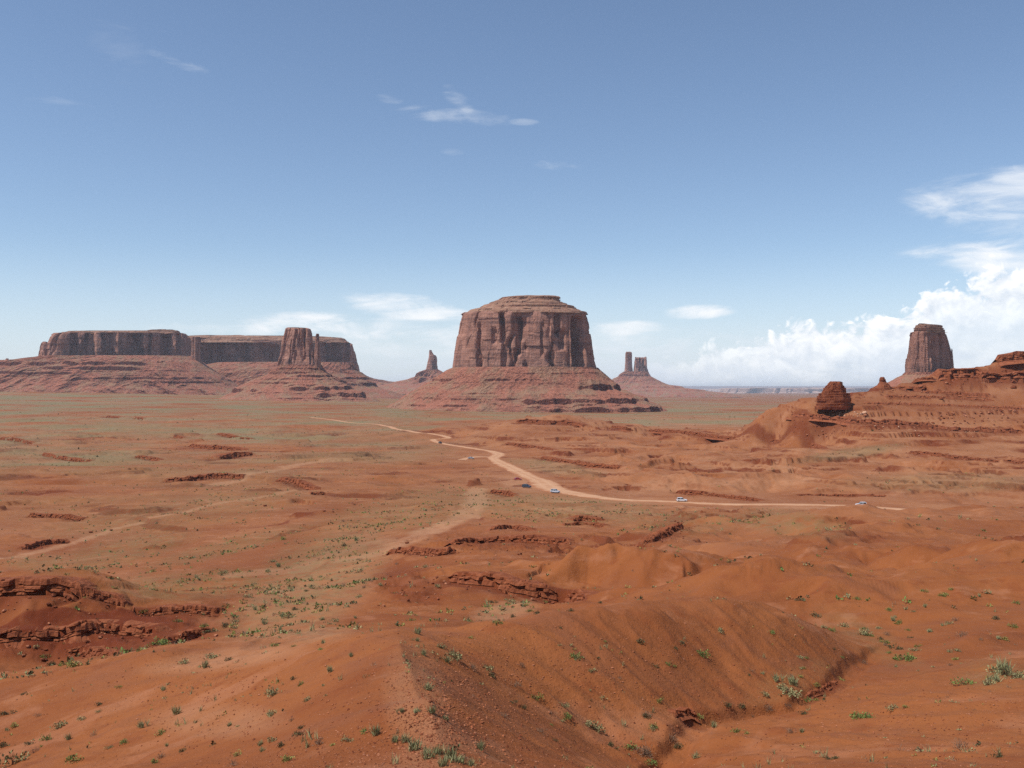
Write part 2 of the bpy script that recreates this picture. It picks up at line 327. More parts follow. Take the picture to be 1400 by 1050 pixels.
# the valley floor and the road
cps((755, 671, 452), (850, 684, 412), (930, 686, 406), (1000, 688, 400), (1090, 690, 395), (1150, 691, 393), (1210, 696, 384), (1260, 699, 378), (1400, 690, 400), (686, 621, 700), (640, 613, 780), (590, 602, 880), (540, 585, 1150), (440, 573, 1500),
    (660, 660, 480), (700, 655, 500), (500, 650, 520), (370, 680, 405), (200, 680, 410), (0, 680, 410), (0, 735, 300), (200, 735, 300), (-250, 680, 410), (-250, 740, 300), (500, 690, 380), (480, 720, 280))
for px in (-300, 0, 200, 400): cps((px, 622, 690), (px, 597, 960), (px, 575, 1400))
cps((500, 607, 850), (540, 596, 930), (450, 590, 1050), (560, 630, 640))
# the red hills beyond the road
cps((800, 645, 540), (1000, 652, 480), (1200, 655, 470), (1400, 655, 470), (900, 630, 600), (1000, 622, 620), (1100, 614, 650), (1150, 618, 640), (1250, 612, 640), (1400, 625, 610), (1600, 625, 600),
    (760, 615, 720), (700, 598, 820), (800, 602, 800), (700, 577, 930), (745, 575, 930), (773, 568, 948), (795, 581, 930), (830, 587, 900), (870, 587, 890), (885, 596, 880), (930, 588, 860), (1000, 599, 800), (1060, 603, 760), (1120, 609, 720),
    (660, 584, 930), (620, 592, 930), (745, zz(-42), 1150), (620, zz(-42), 1150), (870, zz(-43), 1100), (950, zz(-43), 1050), (1010, 585, 850), (1030, 572, 790))
cps((1050, 567, 770), (1110, 562, 735), (1060, zz(-25), 840), (1100, zz(-22), 840), (1020, zz(-30), 850), (1150, zz(-15), 860), (1185, zz(-9), 860), (1230, zz(0), 870), (1085, 565, 752), (1060, 566, 772), (1035, 571, 790), (1140, 563, 738), (1160, 572, 712), (1200, 580, 700), (1300, 592, 690), (1400, 598, 685), (1600, 600, 680), (1200, 600, 655), (1300, 605, 655),
    (1145, 555, 741), (1118, 559, 743), (1168, 547, 752), (1187, 541, 764), (1205, 531, 786), (1250, 523, 800), (1300, 518, 796), (1300, 505.5, 803), (1340, 505, 804), (1345, 522, 794), (1400, 523, 794), (1380, 508, 802), (1430, 508, 802), (1390, 494, 812), (1450, 494, 812), (1374, 483, 822), (1420, 481.5, 824), (1355, 498, 815), (1330, 505, 814), (1342, 503.5, 818), (1300, 507.5, 818), (1356, 497.5, 823), (1320, zz(9), 845), (1350, zz(14), 850), (1400, zz(24), 858), (1270, zz(6), 845), (1600, 470, 838),
    (1300, 555, 745), (1400, 560, 745), (1200, 560, 735), (1400, 530, 775), (1300, 535, 775), (1080, 563, 760),
    (1150, zz(-40), 1000), (1300, zz(-35), 1050), (1400, zz(-30), 1050), (1600, zz(-30), 1050), (1050, zz(-42), 950), (1000, zz(-44), 1100))
# far plain
for px, r in ((-300, ((2000, 556), (3200, 537), (6000, 533))), (0, ((2000, 559), (2700, 546), (3400, 536), (6000, 536))), (200, ((2000, 560), (2700, 547), (3400, 539), (6000, 538))),
              (350, ((2000, 561), (2700, 549), (3400, 543), (6000, 539))), (520, ((2000, 562), (2700, 551), (4000, 544), (7000, 539))), (700, ((1600, 571), (2400, 562), (4000, 550), (7000, 541))),
              (900, ((1600, 572), (2400, 562), (4000, 551), (7000, 543))), (1050, ((1500, 574), (2400, 561), (4000, 551), (7000, 544))), (1300, ((1600, 570), (2400, 556), (4000, 549), (7000, 543))), (1700, ((1600, 566), (4000, 549), (7000, 543)))):
    for d, py in r: cps((px, py, d))
    cps((px, 537.6, 20000), (px, 536.2, 42000))

def _uv(px, D):
    az = np.arctan((px - CX) / F); return az, D / np.cos(az)
_c = []
for px, py, D in CP:
    az = math.atan((px - CX) / F); r = D / math.cos(az)
    dz = py[1] if isinstance(py, tuple) else D * (YH - py) / F
    _c.append((az, math.log(r), dz / r))
_c = np.array(_c)
_C2 = 0.014 ** 2
def _phi(d2): return np.sqrt(d2 + _C2)
_d2 = (_c[:, None, 0] - _c[None, :, 0]) ** 2 + ((_c[:, None, 1] - _c[None, :, 1]) * 0.8) ** 2
_n = len(_c); _A = np.zeros((_n + 3, _n + 3)); _A[:_n, :_n] = _phi(_d2) - np.eye(_n) * 0.0008; _A[:_n, _n] = 1; _A[:_n, _n + 1] = _c[:, 0]; _A[:_n, _n + 2] = _c[:, 1]; _A[_n:, :_n] = _A[:_n, _n:].T
_w = np.linalg.solve(_A, np.concatenate([_c[:, 2], [0, 0, 0]]))
def t_base(az, lr):
    az = np.clip(az, -0.72, 0.72); o = np.zeros(az.size); a = az.ravel(); l = lr.ravel()
    for k in range(0, a.size, 40000):
        aa = a[k:k + 40000, None]; ll = l[k:k + 40000, None]
        d2 = (aa - _c[None, :, 0]) ** 2 + ((ll - _c[None, :, 1]) * 0.8) ** 2
        o[k:k + 40000] = _phi(d2) @ _w[:_n] + _w[_n] + _w[_n + 1] * aa[:, 0] + _w[_n + 2] * ll[:, 0]
    return o.reshape(az.shape)

def rows_r():
    r = [3.0]
    while r[-1] < 60000:
        x = r[-1]
        k = 0.02 if x < 16 else 0.0036 if x < 130 else 0.0042 if x < 420 else 0.0036 if x < 850 else 0.006 if x < 1200 else 0.011 if x < 3000 else 0.03
        r.append(x * (1 + k))
    return np.array(r)
RR = rows_r(); LR = np.log(RR)
_front = np.linspace(-math.radians(31), math.radians(31), 980)
_side = np.radians(31 + 149 * np.linspace(0, 1, 46)[1:] ** 1.6)
AZ = np.concatenate([-_side[::-1], _front, _side])
NR, NC = len(RR), len(AZ)
A2, L2 = np.meshgrid(AZ, LR); R2 = np.exp(L2)
X2 = R2 * np.sin(A2); Y2 = R2 * np.cos(A2)
# coarse evaluation of the smooth base where it is far from the frame, exact inside
T2 = t_base(A2, L2)
Z2 = H + T2 * R2
PX2 = CX + F * np.tan(np.clip(A2, -1.2, 1.2))
def band(x, a, b, c, d): return sstep(a, b, x) * (1 - sstep(c, d, x))
# --- natural relief added in metres
wx = fbm(X2 / 60, Y2 / 60, 3, 5) * 18; wy = fbm(X2 / 60, Y2 / 60, 3, 77) * 18
right = sstep(560, 760, PX2)
mid = band(L2, math.log(115), math.log(190), math.log(1000), math.log(1300))
bad = ridged((X2 + wx) / 95, (Y2 + wy) / 120, 5, 21, 0.48) - 0.85
ridgez = sstep(985, 1050, PX2) * sstep(math.log(640), math.log(700), L2)
far_hill = band(L2, math.log(420), math.log(500), math.log(700), math.log(900))
roadzone = band(L2, math.log(330), math.log(390), math.log(440), math.log(480))
Z2 += mid * right * (1 - 0.85 * roadzone) * bad * (0.7 + 0.9 * sstep(math.log(180), math.log(400), L2) + 3.6 * far_hill * sstep(700, 850, PX2)) * (1 - 0.9 * ridgez)
gul = ridged((X2 + 0.6 * wx) / 30, (Y2 + 0.6 * wy) / 42, 4, 31, 0.5) - 0.85
Z2 += band(L2, math.log(75), math.log(125), math.log(420), math.log(700)) * (0.25 + 0.75 * right) * (1 - 0.7 * roadzone) * (gul - 0.05) * (0.55 + 0.9 * sstep(math.log(130), math.log(330), L2))
hills = band(L2, math.log(420), math.log(520), math.log(1000), math.log(1200)) * right
Z2 += (1 - 0.6 * ridgez) * hills * (ridged((X2 + 0.5 * wx) / 42, (Y2 + 0.5 * wy) / 60, 4, 35, 0.5) - 0.85) * 1.7
# foreground: soft swells, rills down the flanks, small lumps
near = 1 - sstep(math.log(120), math.log(260), L2)
Z2 += near * sstep(math.log(18), math.log(45), L2) * (fbm(X2 / 14, Y2 / 14, 4, 41, 0.45) * 0.30 + (ridged(X2 / 9 + 0.3 * wy, Y2 / 9 + 0.3 * wx, 3, 43, 0.5) - 0.8) * 0.16)
Z2 += near * fbm(X2 / 2.2, Y2 / 2.2, 4, 47, 0.5) * 0.055 * (0.5 + 1.2 * sstep(-0.2, 0.6, fbm(X2 / 12, Y2 / 12, 3, 49)))
fl_ = band(L2, math.log(40), math.log(52), math.log(300), math.log(460)) * (ridged((X2 + 0.25 * wx) / 9.5, (Y2 + 0.25 * wy) / 15, 3, 45, 0.5) - 0.8)
Z2 += fl_ * (0.12 + 0.26 * sstep(math.log(70), math.log(110), L2)) * (0.35 + 0.65 * right) * (1 - 0.6 * roadzone)
# left plain: low swells broken into benches
left = 1 - sstep(520, 720, PX2)
lp = left * band(L2, math.log(210), math.log(330), math.log(1500), math.log(2300))
sw = fbm(X2 / 150, Y2 / 95, 5, 51, 0.52) * 2.6 * lp
hb = 1.5; tq = sw / hb + 0.18 * fbm(X2 / 25, Y2 / 25, 3, 57); fl = np.floor(tq); fr = tq - fl
ter = (fl + sstep(0.40, 0.60, fr) * 0.75 + fr * 0.25) * hb
Z2 += sw + (ter - sw) * 0.92 * lp
Z2 += lp * fbm(X2 / 22, Y2 / 16, 4, 61, 0.5) * 0.35
# far plain
Z2 += sstep(math.log(1500), math.log(4000), L2) * fbm(X2 / 900, Y2 / 500, 5, 71, 0.5) * np.minimum(5.0, R2 / 1400)
def col_cast(px, py, rmin):
    az = math.atan((px - CX) / F); j = int(np.searchsorted(AZ, az)); tt = (YH - py) / F * math.cos(az); c = (Z2[:, j] - H) / RR; i0 = int(np.searchsorted(RR, rmin))
    k = np.nonzero(c[i0:] >= tt)[0]; r = RR[i0 + (k[0] if len(k) else 0)]; return r * math.sin(az), r * math.cos(az)
def mound(pts, hpx, wf, rmin=75):
    """a spur of higher ground along a crest seen at these photo pixels"""
    P = np.array([col_cast(px, py + hpx, rmin) for px, py in pts]); md = np.median(P[:, 1])
    for k, (px, py) in enumerate(pts):
        D = md * np.clip(P[k, 1] / md, 0.82, 1.2); P[k] = (D * (px - CX) / F, D)
    D = P[:, 1].mean(); h = hpx * D / F; w = wf * h; Q = np.stack([np.interp(np.linspace(0, 1, 50), np.linspace(0, 1, len(P)), P[:, c]) for c in (0, 1)], 1); ker = np.ones(9) / 9
    Q = np.stack([np.convolve(np.pad(Q[:, c], 4, mode='reflect', reflect_type='odd'), ker, 'valid') for c in (0, 1)], 1)
    best = np.full(Z2.shape, 1e9); bs = np.zeros(Z2.shape); m = (np.abs(R2 - D) < 5 * w + 40); yy, xx = np.nonzero(m); gx, gy = X2[yy, xx], Y2[yy, xx]; b = np.full(gx.shape, 1e9); u = np.zeros(gx.shape)
    for k in range(len(Q)):
        d2 = (gx - Q[k, 0]) ** 2 + (gy - Q[k, 1]) ** 2; q = d2 < b; b = np.where(q, d2, b); u = np.where(q, k / (len(Q) - 1), u)
    d = np.sqrt(b) * (1 + 0.25 * perlin(gx / (2 * w), gy / (2 * w), 611)); prof = np.exp(-(d / w) ** 1.45) * (0.25 + 0.75 * sstep(0, 0.3, u) * (1 - sstep(0.7, 1, u))) * (1 + 0.35 * perlin(gx / (1.6 * w), gy / (1.6 * w), 613))
    Z2[yy, xx] += h * prof
for pts, hpx, wf in (([(950, 777), (1015, 773), (1070, 775), (1125, 781), (1184, 784), (1243, 792)], 13, 3.4), ([(985, 765), (1007, 748), (1027, 741), (1048, 749), (1070, 767)], 15, 2.8),
                     ([(1125, 763), (1152, 746), (1184, 743), (1243, 747), (1302, 739), (1373, 733), (1440, 735)], 15, 3.0), ([(1086, 775), (1121, 744), (1149, 724), (1172, 706)], 10, 3.0),
                     ([(1266, 818), (1321, 789), (1370, 783), (1430, 780)], 13, 3.2), ([(1215, 716), (1240, 709), (1266, 712), (1300, 722)], 9, 3.0), ([(1330, 712), (1365, 706), (1420, 704)], 9, 3.2),
                     ([(1260, 900), (1330, 868), (1420, 850)], 12, 3.2), ([(900, 715), (960, 706), (1020, 712)], 6, 3.4), ([(1290, 672), (1350, 660), (1420, 656)], 7, 3.4), ([(1080, 668), (1140, 660), (1200, 664)], 5, 3.4), ([(860, 625), (930, 612), (1000, 622)], 6, 3.0), ([(1020, 640), (1080, 628), (1150, 636)], 6, 3.0)):
    mound(pts, hpx, wf, 64 if pts[0][1] > 880 else 84 if pts[0][1] > 760 else 100 if pts[0][1] > 730 else 150 if pts[0][1] > 690 else 420)
def slope_xy(Z):
    dzr = np.gradient(Z, axis=0) / np.gradient(R2, axis=0); dza = np.gradient(Z, axis=1) / (np.gradient(A2, axis=1) * R2)
    return dzr * np.sin(A2) + dza * np.cos(A2), dzr * np.cos(A2) - dza * np.sin(A2)
def smooth(Z, n):
    for ax in (0, 1):
        for _ in range(2):
            p = np.pad(Z, [(n, n) if k == ax else (0, 0) for k in (0, 1)], mode='edge'); c = np.cumsum(p, axis=ax); c = np.insert(c, 0, 0, axis=ax)
            Z = (np.take(c, range(2 * n + 1, c.shape[ax]), axis=ax) - np.take(c, range(0, c.shape[ax] - 2 * n - 1), axis=ax)) / (2 * n + 1)
    return Z
_i0, _i1 = np.searchsorted(RR, [22, 1050]); _j0, _j1 = np.searchsorted(AZ, [-0.545, 0.545]); WIN = (slice(_i0, _i1), slice(_j0, _j1))
def gullies(lam, amp, mask, seed):
    """stripe noise whose furrows follow the fall line of the ground"""
    gx, gy = slope_xy(smooth(Z2[_i0 - 30:_i1 + 30, _j0 - 30:_j1 + 30], 4) if False else Z2); gx, gy = smooth(gx[WIN], 5), smooth(gy[WIN], 5)
    m = np.hypot(gx, gy) + 1e-5; tx, ty = -gy / m, gx / m; x, y = X2[WIN] / lam, Y2[WIN] / lam; x = x + 0.35 * perlin(x * 0.7, y * 0.7, seed + 5); y = y + 0.35 * perlin(x * 0.7, y * 0.7, seed + 6)
    xi, yi = np.floor(x).astype(np.int64), np.floor(y).astype(np.int64); num = np.zeros_like(x); den = np.zeros_like(x) + 1e-6
    for dx in (-1, 0, 1):
        for dy in (-1, 0, 1):
            h1 = _hash(xi + dx, yi + dy, seed); h2 = _hash(xi + dx, yi + dy, seed + 1); cx_ = xi + dx + 0.5 + 0.8 * (h1 / 4294967295.0 - .5); cy_ = yi + dy + 0.5 + 0.8 * (h2 / 4294967295.0 - .5)
            qx, qy = x - cx_, y - cy_; w = np.exp(-2.6 * (qx * qx + qy * qy)); num += w * np.cos(2 * np.pi * 1.15 * (qx * tx + qy * ty)); den += w
    v = num / den; v = np.where(v > 0, v, v * 1.25)                 # narrow furrows, rounded spurs
    k = sstep(0.05, 0.34, m) * mask[WIN]
    Z2[WIN] += amp * k * (v - 0.1)
hillm = (1 - 0.8 * ridgez) * right + (1 - right) * (0.55 * (1 - sstep(math.log(130), math.log(260), L2)) + 0.15)
gullies(34.0, 1.3, hillm * band(L2, math.log(260), math.log(400), math.log(900), math.log(1000)), 501)
gullies(15.0, 0.85, hillm * band(L2, math.log(95), math.log(130), math.log(380), math.log(560)), 511)
gullies(6.5, 0.40, hillm * band(L2, math.log(78), math.log(105), math.log(420), math.log(600)), 521)
gullies(2.9, 0.05, hillm * band(L2, math.log(24), math.log(34), math.log(150), math.log(220)), 531)
gullies(1.3, 0.045, hillm * band(L2, math.log(24), math.log(30), math.log(75), math.log(110)), 541)
# the noise must not move the crests and banks that were surveyed: fit the residual at the control points
_ti = np.interp(_c[:, 1], LR, np.arange(NR)); _tj = np.interp(_c[:, 0], AZ, np.arange(NC)); _i0 = np.clip(_ti.astype(int), 0, NR - 2); _j0 = np.clip(_tj.astype(int), 0, NC - 2)
_sm = np.zeros(_n)
for di in (-6, -3, 0, 3, 6):
    for dj in (-6, -3, 0, 3, 6):
        a_, b_ = np.clip(_i0 + di, 0, NR - 1), np.clip(_j0 + dj, 0, NC - 1); _sm += (Z2[a_, b_] - H) / RR[a_] - T2[a_, b_]
_res = -_sm / 25
_w = np.linalg.solve(_A, np.concatenate([_res, [0, 0, 0]])); Z2 += t_base(A2, L2) * R2
# thin beds stand out on the right ridge; the rubble slopes are rough
SCARP = np.zeros_like(Z2)
for hb_, amp_, sd_, msk in ((2.3, 1.0, 331, band(L2, math.log(120), math.log(190), math.log(900), math.log(1100)) * 0.9), (4.4, 1.0, 341, band(L2, math.log(420), math.log(520), math.log(1000), math.log(1200)))):
    q_ = Z2 / hb_ + 0.30 * fbm(X2 / 90, Y2 / 70, 3, sd_) + 0.06 * fbm(X2 / 9, Y2 / 9, 3, sd_ + 3); f_ = q_ - np.floor(q_); lay = np.floor(q_).astype(int)
    st_ = msk * sstep(0.0, 0.5, fbm(X2 / 75 + 7.7 * rnd(lay, 0, sd_ + 5), Y2 / 50, 3, sd_ + 7) + 0.12) * sstep(0.012 , 0.05, np.hypot(*slope_xy(Z2)) * (1 + 1.2 * left)) * (1 - roadzone * right)
    Z2 += amp_ * hb_ * st_ * (sstep(0.42, 0.55, f_) * 0.8 + 0.2 * f_ - f_) * 0.75
    SCARP = np.maximum(SCARP, st_ * band(f_, 0.36, 0.43, 0.54, 0.62))
_q = Z2 / 3.4 + 0.5 * fbm(X2 / 60, Y2 / 60, 3, 301); _fr = _q - np.floor(_q)
Z2 += ridgez * (1 - sstep(math.log(900), math.log(1000), L2)) * (sstep(0.35, 0.6, _fr) - _fr) * 1.5 * sstep(-0.35, 0.35, fbm(X2 / 40, Y2 / 40, 3, 303))
_py = np.where(Y2 > 1, YH - (Z2 - H) / np.maximum(Y2, 1e-3) * F, 5000)
def ell0(cx, cy, rx, ry): return np.clip(1.3 - ((PX2 - cx) / rx) ** 2 - ((_py - cy) / ry) ** 2, 0, 1)
_rg = np.where((R2 > 98) & (R2 < 122), ell0(90, 855, 210, 50), 0) * 1.0 + np.where((R2 > 105) & (R2 < 160), ell0(560, 802, 60, 30), 0) * 0.8 + np.where((R2 > 150) & (R2 < 230), ell0(660, 742, 150, 16), 0) + np.where((R2 > 120) & (R2 < 230), ell0(905, 728, 40, 20), 0) * 0.8
Z2 += np.clip(_rg, 0, 1) * (0.45 * fbm(X2 / 3.2, Y2 / 3.2, 4, 311, 0.6) + 0.35 * (np.round(fbm(X2 / 6, Y2 / 6, 3, 313) * 3) / 3))
# outside the view: let the hill under the viewpoint fall off all round to the plain
side = sstep(0.72, 1.15, np.abs(A2))
Zs = np.where(R2 < 40, 43 - 0.3 * R2, np.maximum(0, 31 - (R2 - 40) * 0.22)) + 1.5 * fbm(X2 / 60, Y2 / 60, 4, 83)
Z2 = Z2 * (1 - side) + Zs * side

def terr(x, y):
    x = np.atleast_1d(np.asarray(x, float)); y = np.atleast_1d(np.asarray(y, float))
    a = np.arctan2(x, y); l = 0.5 * np.log(x * x + y * y)
    fi = np.interp(l, LR, np.arange(NR)); fj = np.interp(a, AZ, np.arange(NC))
    i = np.clip(fi.astype(int), 0, NR - 2); j = np.clip(fj.astype(int), 0, NC - 2); fi -= i; fj -= j
    return (Z2[i, j] * (1 - fi) * (1 - fj) + Z2[i + 1, j] * fi * (1 - fj) + Z2[i, j + 1] * (1 - fi) * fj + Z2[i + 1, j + 1] * fi * fj)
def cast(px, py, rmin=12.0):
    """first ground point seen at a photo pixel -> (x, y, z)"""
    az = math.atan((px - CX) / F); tt = (YH - py) / F * math.cos(az)
    fj = np.interp(az, AZ, np.arange(NC)); j = int(min(fj, NC - 2)); fj -= j
    col = ((Z2[:, j] * (1 - fj) + Z2[:, j + 1] * fj) - H) / RR
    i0 = int(np.searchsorted(RR, rmin)); k = np.nonzero(col[i0:] >= tt)[0]
    i = i0 + (k[0] if len(k) else NR - i0 - 1)
    if i > i0 and col[i] > col[i - 1]: f = np.clip((tt - col[i - 1]) / (col[i] - col[i - 1]), 0, 1); r = RR[i - 1] + f * (RR[i] - RR[i - 1])
    else: r = RR[i]
    x, y = r * math.sin(az), r * math.cos(az)
    return x, y, float(terr(x, y)[0])
def spline(pts, n):
    """Catmull-Rom through 2-D/3-D points, n samples evenly spaced"""
    p = np.asarray(pts, float); p = np.vstack([2 * p[0] - p[1], p, 2 * p[-1] - p[-2]]); o = []
    for i in range(1, len(p) - 2):
        t = np.linspace(0, 1, 40, endpoint=False)[:, None]; a, b, c, d = p[i - 1], p[i], p[i + 1], p[i + 2]
        o.append(0.5 * (2 * b + (c - a) * t + (2 * a - 5 * b + 4 * c - d) * t ** 2 + (3 * b - a - 3 * c + d) * t ** 3))
    o = np.vstack(o + [p[-2][None]]); s = np.concatenate([[0], np.cumsum(np.linalg.norm(np.diff(o[:, :2], axis=0), axis=1))])
    q = np.linspace(0, s[-1], n); return np.stack([np.interp(q, s, o[:, k]) for k in range(o.shape[1])], 1), s[-1]
def near_path(P, marg):
    """grid window around a path and, inside it, (distance, arc parameter 0..1, side sign: + = away from the camera)"""
    x0, y0 = P[:, 0].min() - marg, P[:, 1].min() - marg; x1, y1 = P[:, 0].max() + marg, P[:, 1].max() + marg
    rs = np.hypot(P[:, 0], P[:, 1]); az = np.arctan2(P[:, 0], P[:, 1])
    i0, i1 = np.searchsorted(RR, [max(3, rs.min() - marg), rs.max() + marg]); da = marg / max(rs.min(), 10.0)
    j0, j1 = np.searchsorted(AZ, [az.min() - da, az.max() + da])
    gx = X2[i0:i1, j0:j1]; gy = Y2[i0:i1, j0:j1]
    best = np.full(gx.shape, 1e18); bs = np.zeros(gx.shape); sg = np.ones(gx.shape); n = len(P) - 1
    T_ = np.diff(P[:, :2], axis=0); turn = 1.0 if (-T_[:, 1] * P[:-1, 0] + T_[:, 0] * P[:-1, 1]).sum() > 0 else -1.0
    for k in range(n):
        ax, ay = P[k, :2]; bx, by = P[k + 1, :2]; dx, dy = bx - ax, by - ay; l2 = dx * dx + dy * dy + 1e-9
        u = np.clip(((gx - ax) * dx + (gy - ay) * dy) / l2, 0, 1); ex = gx - ax - u * dx; ey = gy - ay - u * dy; d2 = ex * ex + ey * ey
        nx, ny = -dy * turn, dx * turn
        m = d2 < best; best = np.where(m, d2, best); bs = np.where(m, (k + u) / n, bs); sg = np.where(m, np.sign(ex * nx + ey * ny), sg)
    return (slice(i0, i1), slice(j0, j1)), np.sqrt(best), bs, sg

# the spur keeps a narrow stony crest
_P, _l = spline([(D * (px - CX) / F, D) for px, D in ((640, 20.5), (600, 24), (585, 26.5), (566, 30), (556, 33.5), (548, 38), (547, 44))], 60)
_sl, _d, _s, _g = near_path(_P, 9.0)
Z2[_sl] += 0.42 * np.exp(-_d / 1.4) * sstep(0, 0.12, _s) * (1 - sstep(0.85, 1, _s)) * (1 + 0.5 * perlin(X2[_sl] / 2.5, Y2[_sl] / 2.5, 371))

# the dry wash at the foot of the bowl
_P, _l = spline([cast(px, py, 20)[:2] for px, py in ((1225, 876), (1190, 892), (1162, 912), (1138, 932), (1110, 944), (1086, 960), (1050, 967), (1006, 970), (962, 978), (936, 994), (922, 1018), (900, 1046))], 120)
_sl, _d, _s, _g = near_path(_P, 6.0); _w = 0.9 + 0.4 * perlin(_s * 20, _s * 0, 381)
Z2[_sl] -= (0.42 * (1 - sstep(0.35, 1.0, _d / _w)) + 0.18 * np.exp(-(_d / 2.2) ** 2)) * sstep(0, 0.15, _s)

# ------------------------------------------------------------------ dirt road: path, and the bed it cuts
def path_world(pts, n):
    o = []
    for p in pts:
        if len(p) == 3: x = p[2] * (p[0] - CX) / F; o.append((x, p[2]))
        else: o.append(cast(*p, rmin=200)[:2])
    return spline(o, n)
ROAD = [(425, 570.5), (470, 576.5), (520, 581), (560, 587), (588, 592.5), (612, 596.5), (607, 599.3), (592, 602.2), (606, 606), (640, 612.5), (668, 617), (682, 620.5), (675, 625.5), (686, 633.5),
        (706, 643), (735, 656), (756, 669), (790, 677), (850, 683.5), (930, 686.5), (1000, 689), (1080, 689.5, 396), (1130, 690, 394), (1177, 691, 391), (1205, 695, 386), (1250, 699, 379), (1330, 700, 372)]
ROADS = [('road', ROAD, 3.7, 900), ('side_track', [(676, 625), (662, 624.5), (650, 624.5), (641, 626), (630, 629)], 3.4, 160)]
road_geo = []
for nm, pts, hw, n in ROADS:
    P, ln = path_world(pts, n)
    zc = terr(P[:, 0], P[:, 1]); k = max(3, int(40 / (ln / n))); pad = np.pad(zc, k, mode='edge'); zc = np.convolve(pad, np.ones(2 * k + 1) / (2 * k + 1), 'valid')
    dpx = P[:, 1]; wide = hw * (1 + 0.25 * perlin(np.arange(n) / 40, np.zeros(n) + 3, 8) + 0.12 * perlin(np.arange(n) / 11, np.zeros(n) + 9, 8))
    if nm == 'road':   # broader where it bends past the parking area
        for (px, py, add, w) in ((748, 664, 4.0, 14), (690, 636, 1.8, 14), (676, 622, 1.5, 10), (720, 650, 1.8, 16)):
            cx_, cy_, _ = cast(px, py); wide += add * np.exp(-((P[:, 0] - cx_) ** 2 + (P[:, 1] - cy_) ** 2) / (2 * w * w) / 4)
    road_geo.append((nm, P, zc, wide))
    sl, d, s, sg = near_path(P[::3], 45.0)
    rz = np.interp(s, np.linspace(0, 1, n), zc); w = 1 - sstep(8.0, 30.0, d)
    Z2[sl] = Z2[sl] * (1 - w) + (rz - 0.02) * w

